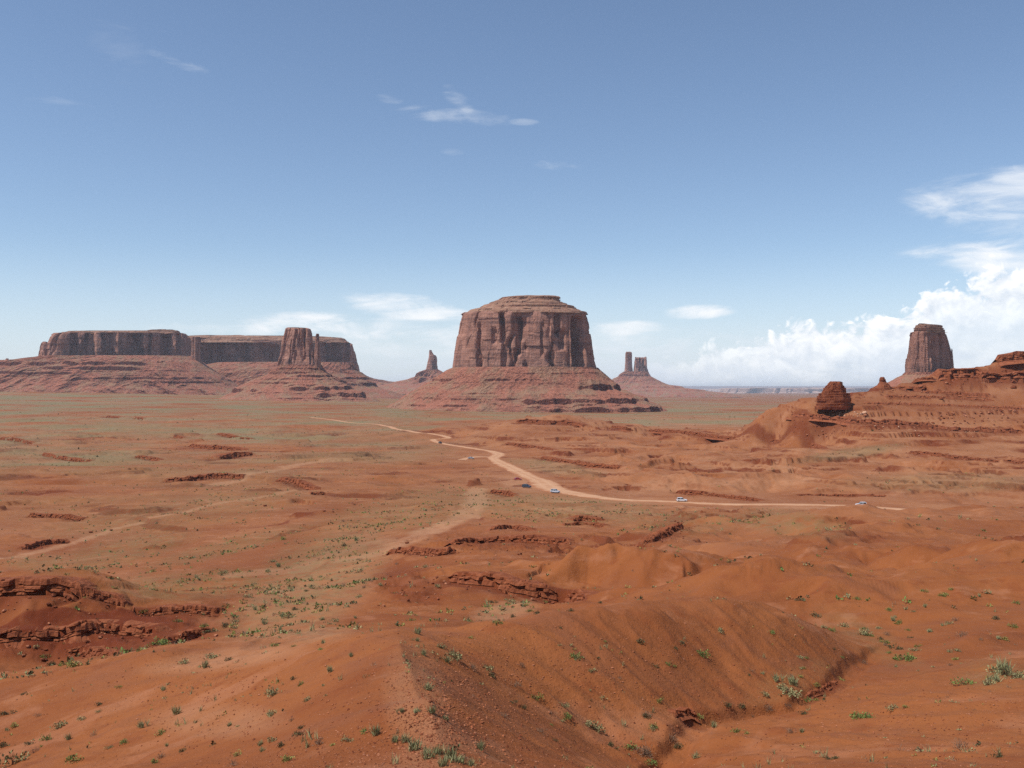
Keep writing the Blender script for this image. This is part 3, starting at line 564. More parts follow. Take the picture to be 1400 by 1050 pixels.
# ------------------------------------------------------------------ rock ledges: the step in the ground, then the broken rock face
def LD(pts, h, label, kind='ledge', layers=3, back=9.0, rag=1.0): return dict(pts=pts, h=h, label=label, mat=kind, layers=layers, back=back, rag=rag)
LEDGES = [
    LD([(-60, 797, 117), (-20, 794, 117), (20, 792, 117), (60, 791, 117), (100, 796, 117.4), (118, 806, 117.2)], 21, 'tall dark shaded ledge capping the foreground outcrop at the left edge', layers=4, back=14),
    LD([(112, 806, 117.6), (140, 811, 117.8), (158, 815, 118), (173, 825, 117.6)], 11, 'short crumbling ledge stepping down right of the tall dark ledge', back=8),
    LD([(178, 836, 117.2), (205, 831, 118), (240, 828, 118.6), (280, 828, 119), (307, 835, 119)], 10, 'thin red ledge running out to the right tip of the left outcrop', back=8),
    LD([(-60, 860), (0, 863), (40, 859), (80, 861), (110, 851), (145, 849), (180, 853), (217, 857)], 14, 'lower ragged ledge across the rubble face of the left outcrop', layers=4, back=6, rag=1.6),
    LD([(92, 880), (128, 886), (162, 898)], 11, 'lowest broken ledge in the gully foot of the left outcrop', back=4, rag=1.8),
    LD([(228, 872), (262, 863), (287, 854)], 9, 'small shaded ledge near the gully on the right side of the left outcrop', back=4, rag=1.6),
    LD([(618, 737), (660, 734), (720, 732), (783, 737)], 9, 'long straight dark red ledge below the wide dirt road bend', layers=3, back=24),
    LD([(524, 754), (555, 749), (600, 751), (624, 745)], 8, 'rubbly ledge joining the left end of the long straight ledge', back=20, rag=1.7),
    LD([(664, 724), (682, 719), (704, 718), (726, 723)], 5, 'low ledge piled just behind the long straight ledge', back=18, rag=1.5),
    LD([(612, 779), (640, 783), (672, 785), (700, 792), (740, 800), (780, 807), (804, 811)], 16, 'blocky jointed ledge slanting down to the right behind the main spur', layers=3, back=18, rag=1.3),
    LD([(783, 709), (798, 704), (817, 709)], 7, 'little dark knob ledge on the flat above the long straight ledge', back=6, rag=1.5),
    LD([(770, 716), (800, 714), (828, 717)], 5, 'lower tier of ledge under the little dark knob', back=5, rag=1.4),
    LD([(688, 811, 121), (715, 808, 122), (742, 812, 121)], 7, 'crumbled dark ledge under the middle of the slanting blocky ledge', back=4, rag=2.0),
    LD([(876, 741), (896, 731), (914, 722), (932, 714)], 7, 'steep rubbly red outcrop climbing right on the smooth middle hill', back=6, rag=2.2),
    LD([(924, 670), (945, 670), (963, 673)], 6, 'short blocky ledge just above the white car on the road', back=8),
    LD([(966, 674), (1000, 677.5), (1042, 683)], 4, 'thin broken ledge trailing right above the road', back=8, rag=1.5),
    LD([(1085, 686, 430), (1130, 684.5, 430), (1180, 685.5, 428), (1215, 689, 425)], 3.5, 'low road cut bank behind the half hidden white car', back=8, rag=1.5),
    LD([(258, 607), (285, 609), (320, 611), (334, 613.5)], 5, 'long dark ledge on the left plain with a square block at its end', back=30),
    LD([(300, 623.5), (322, 618), (348, 617.5)], 7, 'wedge shaped dark ledge on the left plain, nearest of its cluster', back=25),
    LD([(296, 592), (308, 593), (322, 596.5)], 4, 'short dark ledge at the back of the cluster on the left plain', back=30),
    LD([(328, 597.5), (346, 599)], 3, 'tiny ledge right of the short back ledge on the left plain', back=25),
    LD([(238, 595), (251, 597)], 3.5, 'tiny ledge at the left end of the ledge cluster on the plain', back=25),
    LD([(58, 619), (90, 625), (126, 629)], 4, 'faint thin ledge on the far left plain', back=30, rag=1.6),
    LD([(184, 622), (200, 624), (218, 627.5)], 4, 'faint broken ledge left of the wedge shaped ledge', back=30, rag=1.6),
    LD([(222, 653), (260, 652.5), (292, 647.5), (336, 649)], 6, 'long low bank ledge beside a sandy wash on the left plain', back=25, rag=1.4),
    LD([(0, 598), (24, 600), (46, 605)], 3.5, 'small ledge near the left edge of the plain', back=30, rag=1.5),
    LD([(38, 702), (80, 703), (116, 708)], 5, 'low dark bench ledge near the left edge above the sandy track', back=12, rag=1.5),
    LD([(30, 748), (60, 739), (98, 736)], 6, 'undercut dark bank right beside the pale sandy track on the left', back=8, rag=1.4),
    LD([(380, 652), (402, 655), (430, 667)], 6, 'blocky ledge descending right beside the wash in the left middle ground', back=18, rag=1.4),
    LD([(424, 673), (446, 672)], 4, 'stub of ledge just right of the descending blocky ledge', back=14, rag=1.4),
    LD([(146, 568), (163, 569.5)], 3, 'tiny dark ledge, left of three in a row on the far plain', back=50),
    LD([(184, 570), (197, 571.5)], 3, 'tiny dark ledge, right of three in a row on the far plain', back=50),
    LD([(703, 574), (722, 573), (745, 574.5), (775, 575), (799, 581)], 6, 'dark undercut rim ledge on the hill crest below the great central butte', back=30),
    LD([(836, 582), (850, 583), (866, 586)], 3.5, 'short rim ledge on the small hill right of the undercut rim', back=25),
    LD([(886, 586), (930, 589), (1000, 597), (1060, 602), (1112, 607), (1124, 617)], 4, 'very long thin rim ledge edging the red hills before the green flat', back=25, rag=1.4),
    LD([(1240, 616), (1275, 619), (1320, 624), (1358, 628), (1410, 630)], 4.5, 'thin dark ledge crossing the smooth slope at the right edge', back=20, rag=1.3),
    LD([(690, 604), (730, 609.5), (758, 614)], 4, 'upper ledge on the red slope right of the road curve', back=20, rag=1.6),
    LD([(738, 623), (795, 631.5), (852, 637)], 4.5, 'lower long ledge on the red slope right of the road curve', back=20, rag=1.5),
    LD([(670, 669), (690, 672), (704, 676)], 5, 'dark rubble ledge just below the parking turnout', back=10, rag=1.9),
    LD([(1078, 565), (1110, 566.5), (1148, 570), (1160, 572.5), (1190, 574), (1235, 575), (1262, 578), (1300, 583), (1345, 585), (1410, 587)], 5.5, 'long ragged ledge along the foot of the boulder strewn right ridge', 'ridge_rock', back=22, rag=1.5),
    LD([(1196, 527, 793), (1215, 528, 793), (1240, 531, 790), (1268, 531, 788)], 9, 'banded overhanging ledge under the knob on the right ridge', 'ridge_rock', layers=4, back=20),
    LD([(1205, 541), (1260, 541), (1310, 543), (1360, 546)], 3, 'faint thin bed line halfway up the right ridge', 'ridge_rock', layers=2, back=15, rag=1.8),
    LD([(1178, 549), (1240, 551), (1310, 553), (1405, 557)], 2.6, 'lowest faint bed line across the middle of the right ridge', 'ridge_rock', layers=2, back=12, rag=1.9),
    LD([(1225, 521), (1250, 520), (1285, 516)], 3.2, 'short skyline ledge just in front of the right butte', 'ridge_rock', layers=2, back=12, rag=1.3),
    LD([(1262, 534), (1300, 535), (1356, 538)], 4, 'upper thin ledge line on the right ridge slope', 'ridge_rock', layers=2, back=15, rag=1.4),
    LD([(1282, 509, 797), (1300, 505, 799), (1322, 504.5, 800), (1342, 506, 800)], 12, 'broken banded ledge below the left end of the upper rim', 'ridge_rock', layers=4, back=14, rag=1.3),
    LD([(1338, 510, 799), (1362, 509, 800), (1420, 510, 800)], 14, 'thick banded rim ledge running to the right edge of the ridge', 'ridge_rock', layers=5, back=14),
    LD([(1363, 484, 814), (1372, 481.5, 814), (1395, 481, 815), (1440, 480, 816)], 10, 'topmost caprock ledge crowning the right ridge at the frame edge', 'ridge_rock', layers=4, back=40, rag=0.7),
    LD([(920, 974), (930, 969), (942, 969), (953, 974)], 7, 'dark crumbling cut bank in the gully at the bottom', 'ledge', layers=3, back=1.2, rag=2.0),
    LD([(1100, 951), (1112, 944), (1122, 941), (1131, 934), (1146, 930)], 3.6, 'narrow winding cut bank along the dry gully on the right', 'ledge', layers=2, back=1.0, rag=1.6),
]
RUBL = np.zeros_like(Z2)
def smooth_path(S, n):
    k = max(1, n // 24); w = np.ones(2 * k + 1) / (2 * k + 1); return np.stack([np.convolve(np.pad(S[:, c], k, mode='reflect', reflect_type='odd'), w, 'valid') for c in range(3)], 1)
for q, e in enumerate(LEDGES):
    pts = []
    for p in e['pts']:
        if len(p) == 3: D = p[2]; x = D * (p[0] - CX) / F; y = D
        else: x, y, _ = cast(p[0], p[1] + 0.55 * e['h'], 14.0)
        pts.append((x, y, H + y * (YH - p[1]) / F))
    P = np.array(pts); 
    # keep the run of depths smooth, so that no ledge jumps across a hidden valley
    md = np.median(P[:, 1]); 
    for k in range(len(P)):
        if abs(P[k, 1] / md - 1) > 0.16 and len(e['pts'][k]) == 2:
            D = md * (1 + np.clip(P[k, 1] / md - 1, -0.16, 0.16)); P[k] = (D * (e['pts'][k][0] - CX) / F, D, H + D * (YH - e['pts'][k][1]) / F)
    Dm = P[:, 1].mean(); hm = e['h'] * Dm / F
    tz_ = terr(P[:, 0], P[:, 1]); P[:, 2] = np.clip(P[:, 2], tz_ + 0.1 * hm, tz_ + 1.1 * hm)
    L = np.linalg.norm(np.diff(P[:, :2], axis=0), axis=1).sum(); n = int(np.clip(L / max(0.16 * hm, Dm * 0.0005), 24, 900))
    S, L = spline(P, n); e['S'], e['hm'], e['L'], e['D'] = S, hm, L, Dm
    # wander
    nrm = np.stack([-np.gradient(S[:, 1]), np.gradient(S[:, 0])], 1); nrm /= np.linalg.norm(nrm, axis=1)[:, None] + 1e-9
    nrm *= -np.sign((nrm * S[:, :2]).sum()); e['N'] = nrm       # towards the camera
    S0 = S.copy(); ar = np.linspace(0, L, n); S[:, :2] += nrm * (hm * (0.55 * fbm(ar / (hm * 5), ar * 0 + q, 4, 101)))[:, None]
    e['ar'] = ar
    back = e['back'] if Dm < 400 or e['back'] > 12 else e['back']
    sl, d, s, sg = near_path(smooth_path(S, n)[::max(1, n // 50)], max(back, 4 * hm) * 1.1)
    zt = np.interp(s, np.linspace(0, 1, n), S[:, 2]); we = sstep(0, 0.06, s) * (1 - sstep(0.94, 1, s))
    z = Z2[sl]; bk = sg > 0
    up = np.clip(zt - 0.12 * hm - z, -0.6 * hm, 1.0 * hm) * (1 - sstep(0.15 * back, back, d)) * we
    dn = np.clip(zt - 1.02 * hm - z, -1.1 * hm, 0) * (1 - sstep(0.8 * hm, 4 * hm, d)) * we
    Z2[sl] = z + np.where(bk, up, dn); RUBL[sl] = np.maximum(RUBL[sl], 0.8 * we * (1 - sstep(0.6 * hm, np.where(bk, 1.6, 5.0) * hm, d * (1 + 0.5 * perlin(X2[sl] / (2 * hm), Y2[sl] / (2 * hm), 97)))))

def build_ledge(e, q):
    S, N, hm, ar, n = e['S'], e['N'], e['hm'], e['ar'], len(e['S']); nl = e['layers']; rag = e['rag']
    rg = np.random.RandomState(700 + q)
    we = np.minimum(sstep(0, 0.05, ar / e['L']), 1 - sstep(0.95, 1, ar / e['L'])); 
    cut = np.concatenate([[0], np.sort(rg.rand(nl - 1)) * 0.8 + 0.1, [1.0]]) if nl > 1 else np.array([0, 1.0])
    cut = np.sort(0.5 * cut + 0.5 * np.linspace(0, 1, nl + 1)); rows = []
    topn = 1 + rag * 0.30 * fbm(ar / (hm * 2.4), ar * 0 + 7.3 * q, 4, 131); topn *= 0.35 + 0.65 * we
    def row(off, z): rows.append(np.column_stack([S[:, :2] + N * off[:, None], z]))
    zb = S[:, 2] - hm
    batter = 0.10 + 0.22 * rag
    row(np.full(n, hm * (batter + 0.9)), zb - 0.6 * hm)
    for l in range(nl):
        bw = hm * (0.35 + 0.5 * rg.rand()); blk = np.floor(ar / bw + 0.8 * perlin(ar / (bw * 3), ar * 0 + l, 150 + q)).astype(int)
        o = (rnd(blk, l + 10 * q, 3) - 0.5) * hm * 0.34 * (0.6 + 0.5 * rag); hh = (rnd(blk, l + 10 * q, 9) - 0.5) * hm * 0.10 * rag
        gap = rnd(blk, l + 10 * q, 21) < 0.10 * rag; o = np.where(gap, o - 0.35 * hm, o)
        f0, f1 = cut[l], cut[l + 1]; o0 = hm * batter * (1 - f0) ** 1.2 + o; o1 = hm * batter * (1 - f1) ** 1.2 + o
        f0z = zb + hm * topn * f0; f1z = zb + hm * topn * f1 + hh
        jit = lambda a: (rg.rand(n) - 0.5) * hm * a
        row(o0 - 0.10 * hm + jit(.03), f0z + 0.02 * hm); row(o0 + 0.04 * hm + jit(.05), f0z + 0.10 * hm * (f1 - f0 if False else 1) * 0.6 + jit(.02))
        row(o1 + 0.05 * hm + jit(.05), f1z - 0.05 * hm + jit(.02)); row(o1 - 0.04 * hm + jit(.03), f1z)
    row(np.full(n, -0.5 * hm) + (rg.rand(n) - 0.5) * 0.2 * hm, zb + hm * topn * (0.98))
    bz = S[:, :2] - N * 1.7 * hm; tz = terr(bz[:, 0], bz[:, 1])
    row(np.full(n, -1.7 * hm), np.minimum(tz + 0.04 * hm, zb + hm * topn)); row(np.full(n, -2.2 * hm), tz - 0.5 * hm)
    v = np.concatenate(rows); c = S[n // 2].copy(); c[2] = zb[n // 2]
    fl = ((S[-1, 0] - S[0, 0]) > 0)
    o = mesh_np('rock_ledge', v, grid_faces(len(rows), n, flip=not fl), M[e['mat']], None, c)
    tag(o, e['label'], 'rock ledge', 'rock ledges on the desert floor')
for q, e in enumerate(LEDGES): build_ledge(e, q)

# ------------------------------------------------------------------ the ground sheet with its cover masks
PY2 = YH - (Z2 - H) / np.maximum(Y2, 1e-3) * F; PY2 = np.where(Y2 > 1, PY2, 5000)
def ell(cx, cy, rx, ry, ang=0.0):
    ca, sa = math.cos(math.radians(ang)), math.sin(math.radians(ang)); dx, dy = PX2 - cx, PY2 - cy
    return np.clip(1.25 - ((dx * ca + dy * sa) / rx) ** 2 - ((dy * ca - dx * sa) / ry) ** 2, 0, 1)
def strip(pts, w):
    """soft mask along a path over the ground, w metres half width"""
    P, ln = path_world([p for p in pts], 90); m = np.zeros_like(Z2); sl, d, s, sg = near_path(P, w * 3)
    m[sl] = 1 - sstep(w * 0.5, w * 1.6, d * (1 + 0.5 * perlin(X2[sl] / (w * 2), Y2[sl] / (w * 2), 91))); return m
VEGZ = [(430, 790, 120, 60, -35, 1.0), (330, 850, 60, 25, 10, .5), (270, 800, 160, 22, -4, .9), (170, 752, 110, 22, -14, .9), (60, 770, 60, 12, 0, 0.9), (560, 700, 150, 28, -10, .8), (620, 685, 110, 22, 0, .8), (760, 695, 190, 22, 4, .9), (1080, 715, 90, 20, 6, .8), (930, 715, 90, 20, 0, .6),
        (250, 700, 200, 25, -8, .7), (320, 745, 130, 12, -14, .8), (1160, 620, 80, 8, -8, .6), (1290, 660, 160, 14, 0, .5), (760, 640, 70, 10, 8, .6), (1190, 875, 90, 22, 30, .5), (1080, 930, 70, 22, -25, .45), (690, 832, 45, 10, -12, .5), (400, 860, 80, 20, 0, .5), (1360, 920, 60, 25, 0, .5), (620, 1035, 80, 20, 0, .35)]
veg = np.zeros_like(Z2)
for cx, cy, rx, ry, a, w_ in VEGZ: veg = np.maximum(veg, w_ * np.where(R2 > 16, ell(cx, cy, rx, ry, a), 0))
big = fbm(X2 / 170, Y2 / 130, 4, 201, 0.55)
veg = np.maximum(veg, left * band(L2, math.log(330), math.log(560), math.log(5000), math.log(7000)) * np.clip(0.50 + 0.65 * big + 0.25 * sstep(math.log(600), math.log(1400), L2), 0, 1))
bigf = fbm(X2 / 700, Y2 / 420, 4, 207, 0.55)
veg = np.maximum(veg, np.where((R2 > 1500) & (R2 < 4500), ell(190, 548, 360, 6.5, 1), 0)); veg = np.maximum(veg, np.where((R2 > 1300) & (R2 < 4500), ell(960, 569, 120, 9, 0), 0))
veg = np.maximum(veg, sstep(math.log(1050), math.log(1250), L2) * np.clip(0.85 + 0.7 * bigf - 0.35 * sstep(math.log(3200), math.log(6500), L2), 0, 1))
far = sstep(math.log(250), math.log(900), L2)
pale = 0.8 * strip([(-40, 770), (20, 762), (70, 750), (115, 737), (160, 722), (220, 705), (290, 690), (340, 683), (385, 674), (420, 668)], 1.9)
pale = np.maximum(pale, 0.8 * strip([(280, 664), (330, 655), (390, 640), (430, 632), (470, 628)], 5))
pale = np.maximum(pale, 0.9 * strip([(480, 812), (505, 785), (520, 765), (550, 742), (600, 722), (640, 700), (652, 685), (650, 668)], 4.5))
pale = np.maximum(pale, 0.85 * strip([(330, 835), (370, 805), (410, 790), (450, 760), (505, 742), (545, 740)], 4))
pale = np.maximum(pale, 0.8 * np.where(R2 > 380, ell(712, 661, 42, 12, 12), 0))
pale = np.maximum(pale, 0.45 * np.where(R2 > 60, ell(430, 800, 150, 60, -35), 0))
pale = np.maximum(pale, 0.55 * np.where(R2 > 45, ell(310, 900, 120, 16, -8), 0))
pale = np.maximum(pale, 0.5 * np.where((R2 < 80), ell(400, 860, 90, 22, 0), 0)); pale = np.maximum(pale, 0.6 * np.where(R2 > 70, ell(690, 835, 50, 14, -10), 0))
pale = np.maximum(pale, band(L2, math.log(150), math.log(330), math.log(1500), math.log(2200)) * np.clip(0.40 + 0.4 * fbm(X2 / 45, Y2 / 30, 4, 241), 0.1, 1) * (0.45 + 0.55 * right))
pale = np.maximum(pale, 0.35 * np.where(R2 < 40, ell(570, 960, 45, 80, -10), 0)); pale = np.maximum(pale, 0.4 * np.where(R2 < 60, ell(300, 985, 100, 25, 0), 0))
pale = np.maximum(pale, 0.5 * np.clip(fbm(X2 / 60, Y2 / 34, 4, 221) - 0.05, 0, 1) * band(L2, math.log(120), math.log(200), math.log(900), math.log(1500)))
pale = np.maximum(pale, 0.55 * np.clip(fbm(X2 / 500, Y2 / 260, 4, 223), 0, 1) * sstep(math.log(1500), math.log(3000), L2))
rub = 1.0 * np.where((R2 > 95) & (R2 < 125), ell(100, 852, 215, 62, 0), 0)
rub = np.maximum(rub, 0.95 * SCARP); rub = np.maximum(rub, RUBL)
rub = np.maximum(rub, 0.55 * np.where(R2 > 110, ell(560, 800, 60, 30, 20), 0)); rub = np.maximum(rub, 0.6 * np.where(R2 > 130, ell(700, 742, 110, 12, 0), 0))
rub = np.maximum(rub, 0.45 * np.where(R2 > 130, ell(905, 728, 40, 18, -25), 0)); rub = np.maximum(rub, 0.35 * np.where(R2 > 600, ell(1270, 545, 190, 30, 2), 0))
rub = np.maximum(rub, 0.4 * np.clip(fbm(X2 / 90, Y2 / 40, 4, 231) - 0.15, 0, 1) * band(L2, math.log(130), math.log(200), math.log(900), math.log(1300)))
gv = np.column_stack([X2.ravel(), Y2.ravel(), Z2.ravel()])
gf = grid_faces(NR, NC, flip=True)
hub = len(gv); gv = np.vstack([gv, [[0, 0, Z2[0].mean()]]])      # close the sheet beneath the viewpoint
tri = np.column_stack([np.full(NC, hub), np.roll(np.arange(NC), -1), np.arange(NC)])
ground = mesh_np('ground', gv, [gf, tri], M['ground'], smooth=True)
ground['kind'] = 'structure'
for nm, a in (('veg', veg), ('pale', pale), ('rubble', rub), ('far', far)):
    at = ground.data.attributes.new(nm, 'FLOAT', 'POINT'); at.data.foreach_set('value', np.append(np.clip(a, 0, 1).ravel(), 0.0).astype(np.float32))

# ------------------------------------------------------------------ road surface
m, t, bs = new_mat('pale_packed_dirt'); g = t.n.new('ShaderNodeNewGeometry'); p = g.outputs['Position']
n1 = t.noise(p, 0.12, 6, 0.65); n2 = t.noise(p, 1.4, 5, 0.7)
cc = t.mix(t.ss(n1, 0.35, 0.65), (0.52, 0.29, 0.165), (0.44, 0.222, 0.118)); cc = t.mix(t.m('MULTIPLY', t.ss(n2, 0.5, 0.7), 0.5), cc, (0.42, 0.195, 0.10)); ac = t.attr('across')
cc = t.mix(t.m('MULTIPLY', t.m('MULTIPLY', t.ss(ac, 0.12, 0.26), t.ss(ac, 0.55, 0.40)), 0.35), cc, (0.58, 0.345, 0.205))
cc = t.mix(t.ss(t.m('ADD', ac, t.m('MULTIPLY', t.m('SUBTRACT', n1, 0.5), 1.1)), 0.62, 0.95), cc, (0.34, 0.135, 0.062))
t.l.new(cc, bs.inputs['Base Color']); bump(t, bs, n2, 0.5, 0.2); M['road'] = m
for nm, P, zc, wide in road_geo:
    n = len(P); T = np.gradient(P, axis=0); T /= np.linalg.norm(T, axis=1)[:, None]; Nn = np.stack([-T[:, 1], T[:, 0]], 1); rows = []
    ar = np.arange(n)
    for k, u in enumerate(np.linspace(-1, 1, 13)):
        e = wide * u * (1 + (0.22 * fbm(ar / 9, ar * 0 + np.sign(u) * 5, 3, 300) if abs(u) > .9 else 0))
        q = P + Nn * e[:, None]; zt = terr(q[:, 0], q[:, 1]); rows.append(np.column_stack([q, zt + (0.10 if abs(u) < .99 else -0.05) + 0.03 * (1 - u * u)]))
    o = mesh_np(nm, np.concatenate(rows), grid_faces(13, n, flip=True), M['road'], smooth=True); o['kind'] = 'structure'
    at = o.data.attributes.new('across', 'FLOAT', 'POINT'); at.data.foreach_set('value', np.repeat(np.abs(np.linspace(-1, 1, 13)), n).astype(np.float32))

# ------------------------------------------------------------------ buttes, mesas and spires
def ptab(rows, zs, D):
    """rows (photo row, left column, right column) top to bottom -> centre x and half width at heights zs"""
    r = np.array(sorted(rows, key=lambda a: -a[0]), float); z = H + D * (YH - r[:, 0]) / F
    L = np.interp(zs, z, r[:, 1]); R = np.interp(zs, z, r[:, 2])
    return D * ((L + R) / 2 - CX) / F, D * (R - L) / 2 / F
def body(name, rows, D, mat, parent, loc, dr=0.7, fold=None, nth=360, nrow=120, pw=0.75, disp=None, zfn=None, bottom=None, cap=True, smooth=False, jit=0.0, seed=0, yoff=0.0, a0=None, tb=1.0):
    """closed rock body standing at depth D: outline from the photo rows, depth = dr * width, displaced along its normals by disp(arc, z, theta, px)"""
    zt = H + D * (YH - min(r[0] for r in rows)) / F; zb = H + D * (YH - max(r[0] for r in rows)) / F
    zs = np.linspace(zb, zt, nrow); cx, a = ptab(rows, zs, D)
    # slow outlines: the sharp corners in the table stay, depth follows the broad width
    th = -np.pi * 1.5 + 2 * np.pi * np.arange(nth) / nth        # starts behind
    c, s = np.cos(th), np.sin(th); sx = np.sign(c) * np.abs(c) ** pw; sy = np.sign(s) * np.abs(s) ** pw
    aref = a0 if a0 else a.max(); cref = cx[0] if a0 is None else cx.mean()
    b = dr * (a + 0.0) if a0 is None else dr * a0 * (0.25 + 0.75 * a / a.max())
    b = b * (1 + (tb - 1) * np.linspace(0, 1, nrow))
    X = cx[:, None] + a[:, None] * sx[None]; Yv = D + yoff + b[:, None] * sy[None]; Yc = np.full_like(Yv, D + yoff); Zm = np.repeat(zs[:, None], nth, 1)
    if fold:    # plan folded about a corner: (column of the corner, slope back to the left, slope back to the right)
        x0 = D * (fold[0] - CX) / F; sh = np.where(X > x0, fold[2] * (X - x0), fold[1] * (x0 - X)); q = (D + sh) / D
        Yv = Yv + sh; Yc = Yc + sh; X = X * q; cxm_ = cx[:, None] * q; Zm = H + (Zm - H) * q
    else: cxm_ = cx[:, None] + 0 * X
    dX = np.roll(X, -1, 1) - np.roll(X, 1, 1); dY = np.roll(Yv, -1, 1) - np.roll(Yv, 1, 1); ln = np.hypot(dX, dY) + 1e-6
    NX, NY = dY / ln, -dX / ln
    sg = np.sign((NX * (X - cxm_) + NY * (Yv - Yc)).sum()); NX *= sg; NY *= sg
    ref = nrow // 3; seg = np.hypot(np.diff(np.append(X[ref], X[ref, 0])), np.diff(np.append(Yv[ref], Yv[ref, 0]))); arc = np.concatenate([[0], np.cumsum(seg)[:-1]])
    A = np.repeat(arc[None], nrow, 0); PXm = CX + F * X / Yv
    FR = np.repeat(np.linspace(0, 1, nrow)[:, None], nth, 1)
    if disp is not None:
        d = disp(A, Zm, PXm, NX, NY, FR); X = X + NX * d; Yv = Yv + NY * d
    if zfn is not None: Zm = Zm + zfn(A, Zm, PXm, NX, NY, FR)
    if jit:
        rg = np.random.RandomState(seed); X = X + (rg.rand(*X.shape) - .5) * jit; Yv = Yv + (rg.rand(*X.shape) - .5) * jit; Zm = Zm + (rg.rand(*X.shape) - .5) * jit * 0.6
    v = np.column_stack([X.ravel(), Yv.ravel(), Zm.ravel()]); f = [grid_faces(nrow, nth, wrap=True, flip=False)]
    if cap:   # close the top with shrinking rings of rolling rubble
        rings = 6; base = (nrow - 1) * nth; prev = np.arange(nth) + base; cxm, cym, czm = X[-1].mean(), Yv[-1].mean(), Zm[-1].mean(); cnt = len(v)
        for k in range(1, rings):
            u = 1 - k / rings; q = np.column_stack([cxm + (X[-1] - cxm) * u, cym + (Yv[-1] - cym) * u, czm + (Zm[-1] - czm) * u * 0.6 + 0.02 * aref * (1 - u) * perlin(X[-1] * u / (0.2 * aref), Yv[-1] * u / (.2 * aref), seed)])
            v = np.vstack([v, q]); cur = np.arange(nth) + cnt; cnt += nth
            f.append(np.column_stack([prev, np.roll(prev, -1), np.roll(cur, -1), cur])); prev = cur
        v = np.vstack([v, [[cxm, cym, czm]]]); f.append(np.column_stack([prev, np.roll(prev, -1), np.full(nth, cnt)]))
    return mesh_np(name, v, f, mat, parent, loc, smooth=smooth)
def cliff_disp(amp, w, seed, hz, crack=0.6, batt=0.0, recess=(), lowf=1.0, shelf=0.5, zt=None):
    """columns, joints and slabs of a sandstone wall; recess: (column px, half width px, depth m, f0, f1)"""
    def fn(A, Z, PX, NX, NY, f):
        wob = perlin(Z / (hz * 3), A / (w * 6), seed + 9) * w * 0.5
        d = lowf * amp * 1.5 * fbm(A / (w * 4), Z / (hz * 9), 3, seed, 0.5)
        k = np.floor((A + wob) / w + 0.7 * perlin(A / (w * 2.2), Z / (hz * 5), seed + 1)).astype(int)
        brk = np.floor(Z / hz + 3 * rnd(k, 0, seed + 2)).astype(int)
        d += amp * (rnd(k, 0, seed + 3) - 0.5) * 1.1 + shelf * amp * (rnd(k, brk, seed + 4) - 0.5)
        k2 = np.floor((A + wob) / (w * 0.36) + 0.6 * perlin(A / w, Z / (hz * 2), seed + 5)).astype(int); b2 = np.floor(Z / (hz * 0.6) + 5 * rnd(k2, 0, seed + 6)).astype(int)
        d += 0.30 * amp * (rnd(k2, 0, seed + 7) - 0.5) + 0.22 * amp * (rnd(k2, b2, seed + 8) - 0.5)
        n = perlin(A / (w * 1.7) + 0.15 * perlin(Z / hz, A / w, seed + 12), Z / (hz * 14), seed + 11)
        d -= crack * amp * 2.0 * np.exp(-(n / 0.07) ** 2) * (0.4 + 0.6 * sstep(-0.2, 0.3, perlin(A / (w * 3), Z / (hz * 4), seed + 14)))
        d += batt * (1 - f) ** 3 * amp
        for (cx, hw, dep, f0, f1) in recess:
            e = 0.06 + 0 * f; g = np.exp(-((PX - cx - 1.5 * perlin(Z / hz, Z * 0 + cx, seed)) / hw) ** 8) * sstep(f0 - .05, f0 + .05, f) * (1 - sstep(f1 - .05, f1 + .05, f)); d -= dep * g * (NY < 0.2)
        return d
    return fn
def bed_disp(amp, hl, w, seed, slope=0.0):
    def fn(A, Z, PX, NX, NY, f):
        q = Z / hl + 0.35 * perlin(A / (w * 8), Z * 0, seed); k = np.floor(q).astype(int); fr = q - k
        d = amp * (rnd(k, 0, seed + 1) - 0.5) * 1.4 + amp * 0.5 * (fr - 0.5)
        b = np.floor(A / w + 3.7 * rnd(k, 0, seed + 2)).astype(int); d += amp * 0.7 * (rnd(b, k, seed + 3) - 0.5) + amp * 0.8 * fbm(A / (w * 5), Z / (hl * 6), 3, seed + 4)
        return d
    return fn
def talus_disp(gully, w, seed, steps, D, lump=1.0):
    """radial gullies; benches are set through talus_z"""
    def fn(A, Z, PX, NX, NY, f):
        d = 0.45 * gully * (ridged(A / w, f * 2.2, 4, seed) - 0.8) * (1.15 - f) + gully * 0.8 * fbm(A / (w * 3), f * 1.5, 3, seed + 3) * (1.05 - f)
        return d + lump * fbm(A / (w * 0.25), Z / (w * 0.2), 3, seed + 6, 0.6)
    return fn
def talus_z(steps, D, seed, w):
    """steps: (photo row, height px, px0, px1, strength) ledges that break the slope"""
    def fn(A, Z, PX, NX, NY, f):
        o = np.zeros_like(Z)
        for i, (py, hp, p0, p1, st) in enumerate(steps):
            zk = H + D * (YH - py) / F; h = hp * D / F; zw = zk + 0.35 * h * perlin(A / (w * 1.2), Z * 0 + i, seed + i)
            wgt = st * 1.0 * sstep(p0 - 8, p0 + 8, PX) * (1 - sstep(p1 - 8, p1 + 8, PX)) * np.clip(0.75 + 1.1 * fbm(A / (w * 0.9), Z * 0 + 5 * i, 3, seed + 40 + i), 0, 1)
            u = (Z - zw) / h
            saw = np.where(u > 0, np.exp(-u / 1.6), -np.exp(u / 1.0)); saw = saw * sstep(0.0, 0.10, np.abs(u)) 
            o += 0.42 * h * wgt * saw * 1.0
        return o * (f > 0.01) * (f < 0.985)
    return fn
def W3(px, py, D): return (D * (px - CX) / F, D, H + D * (YH - py) / F)
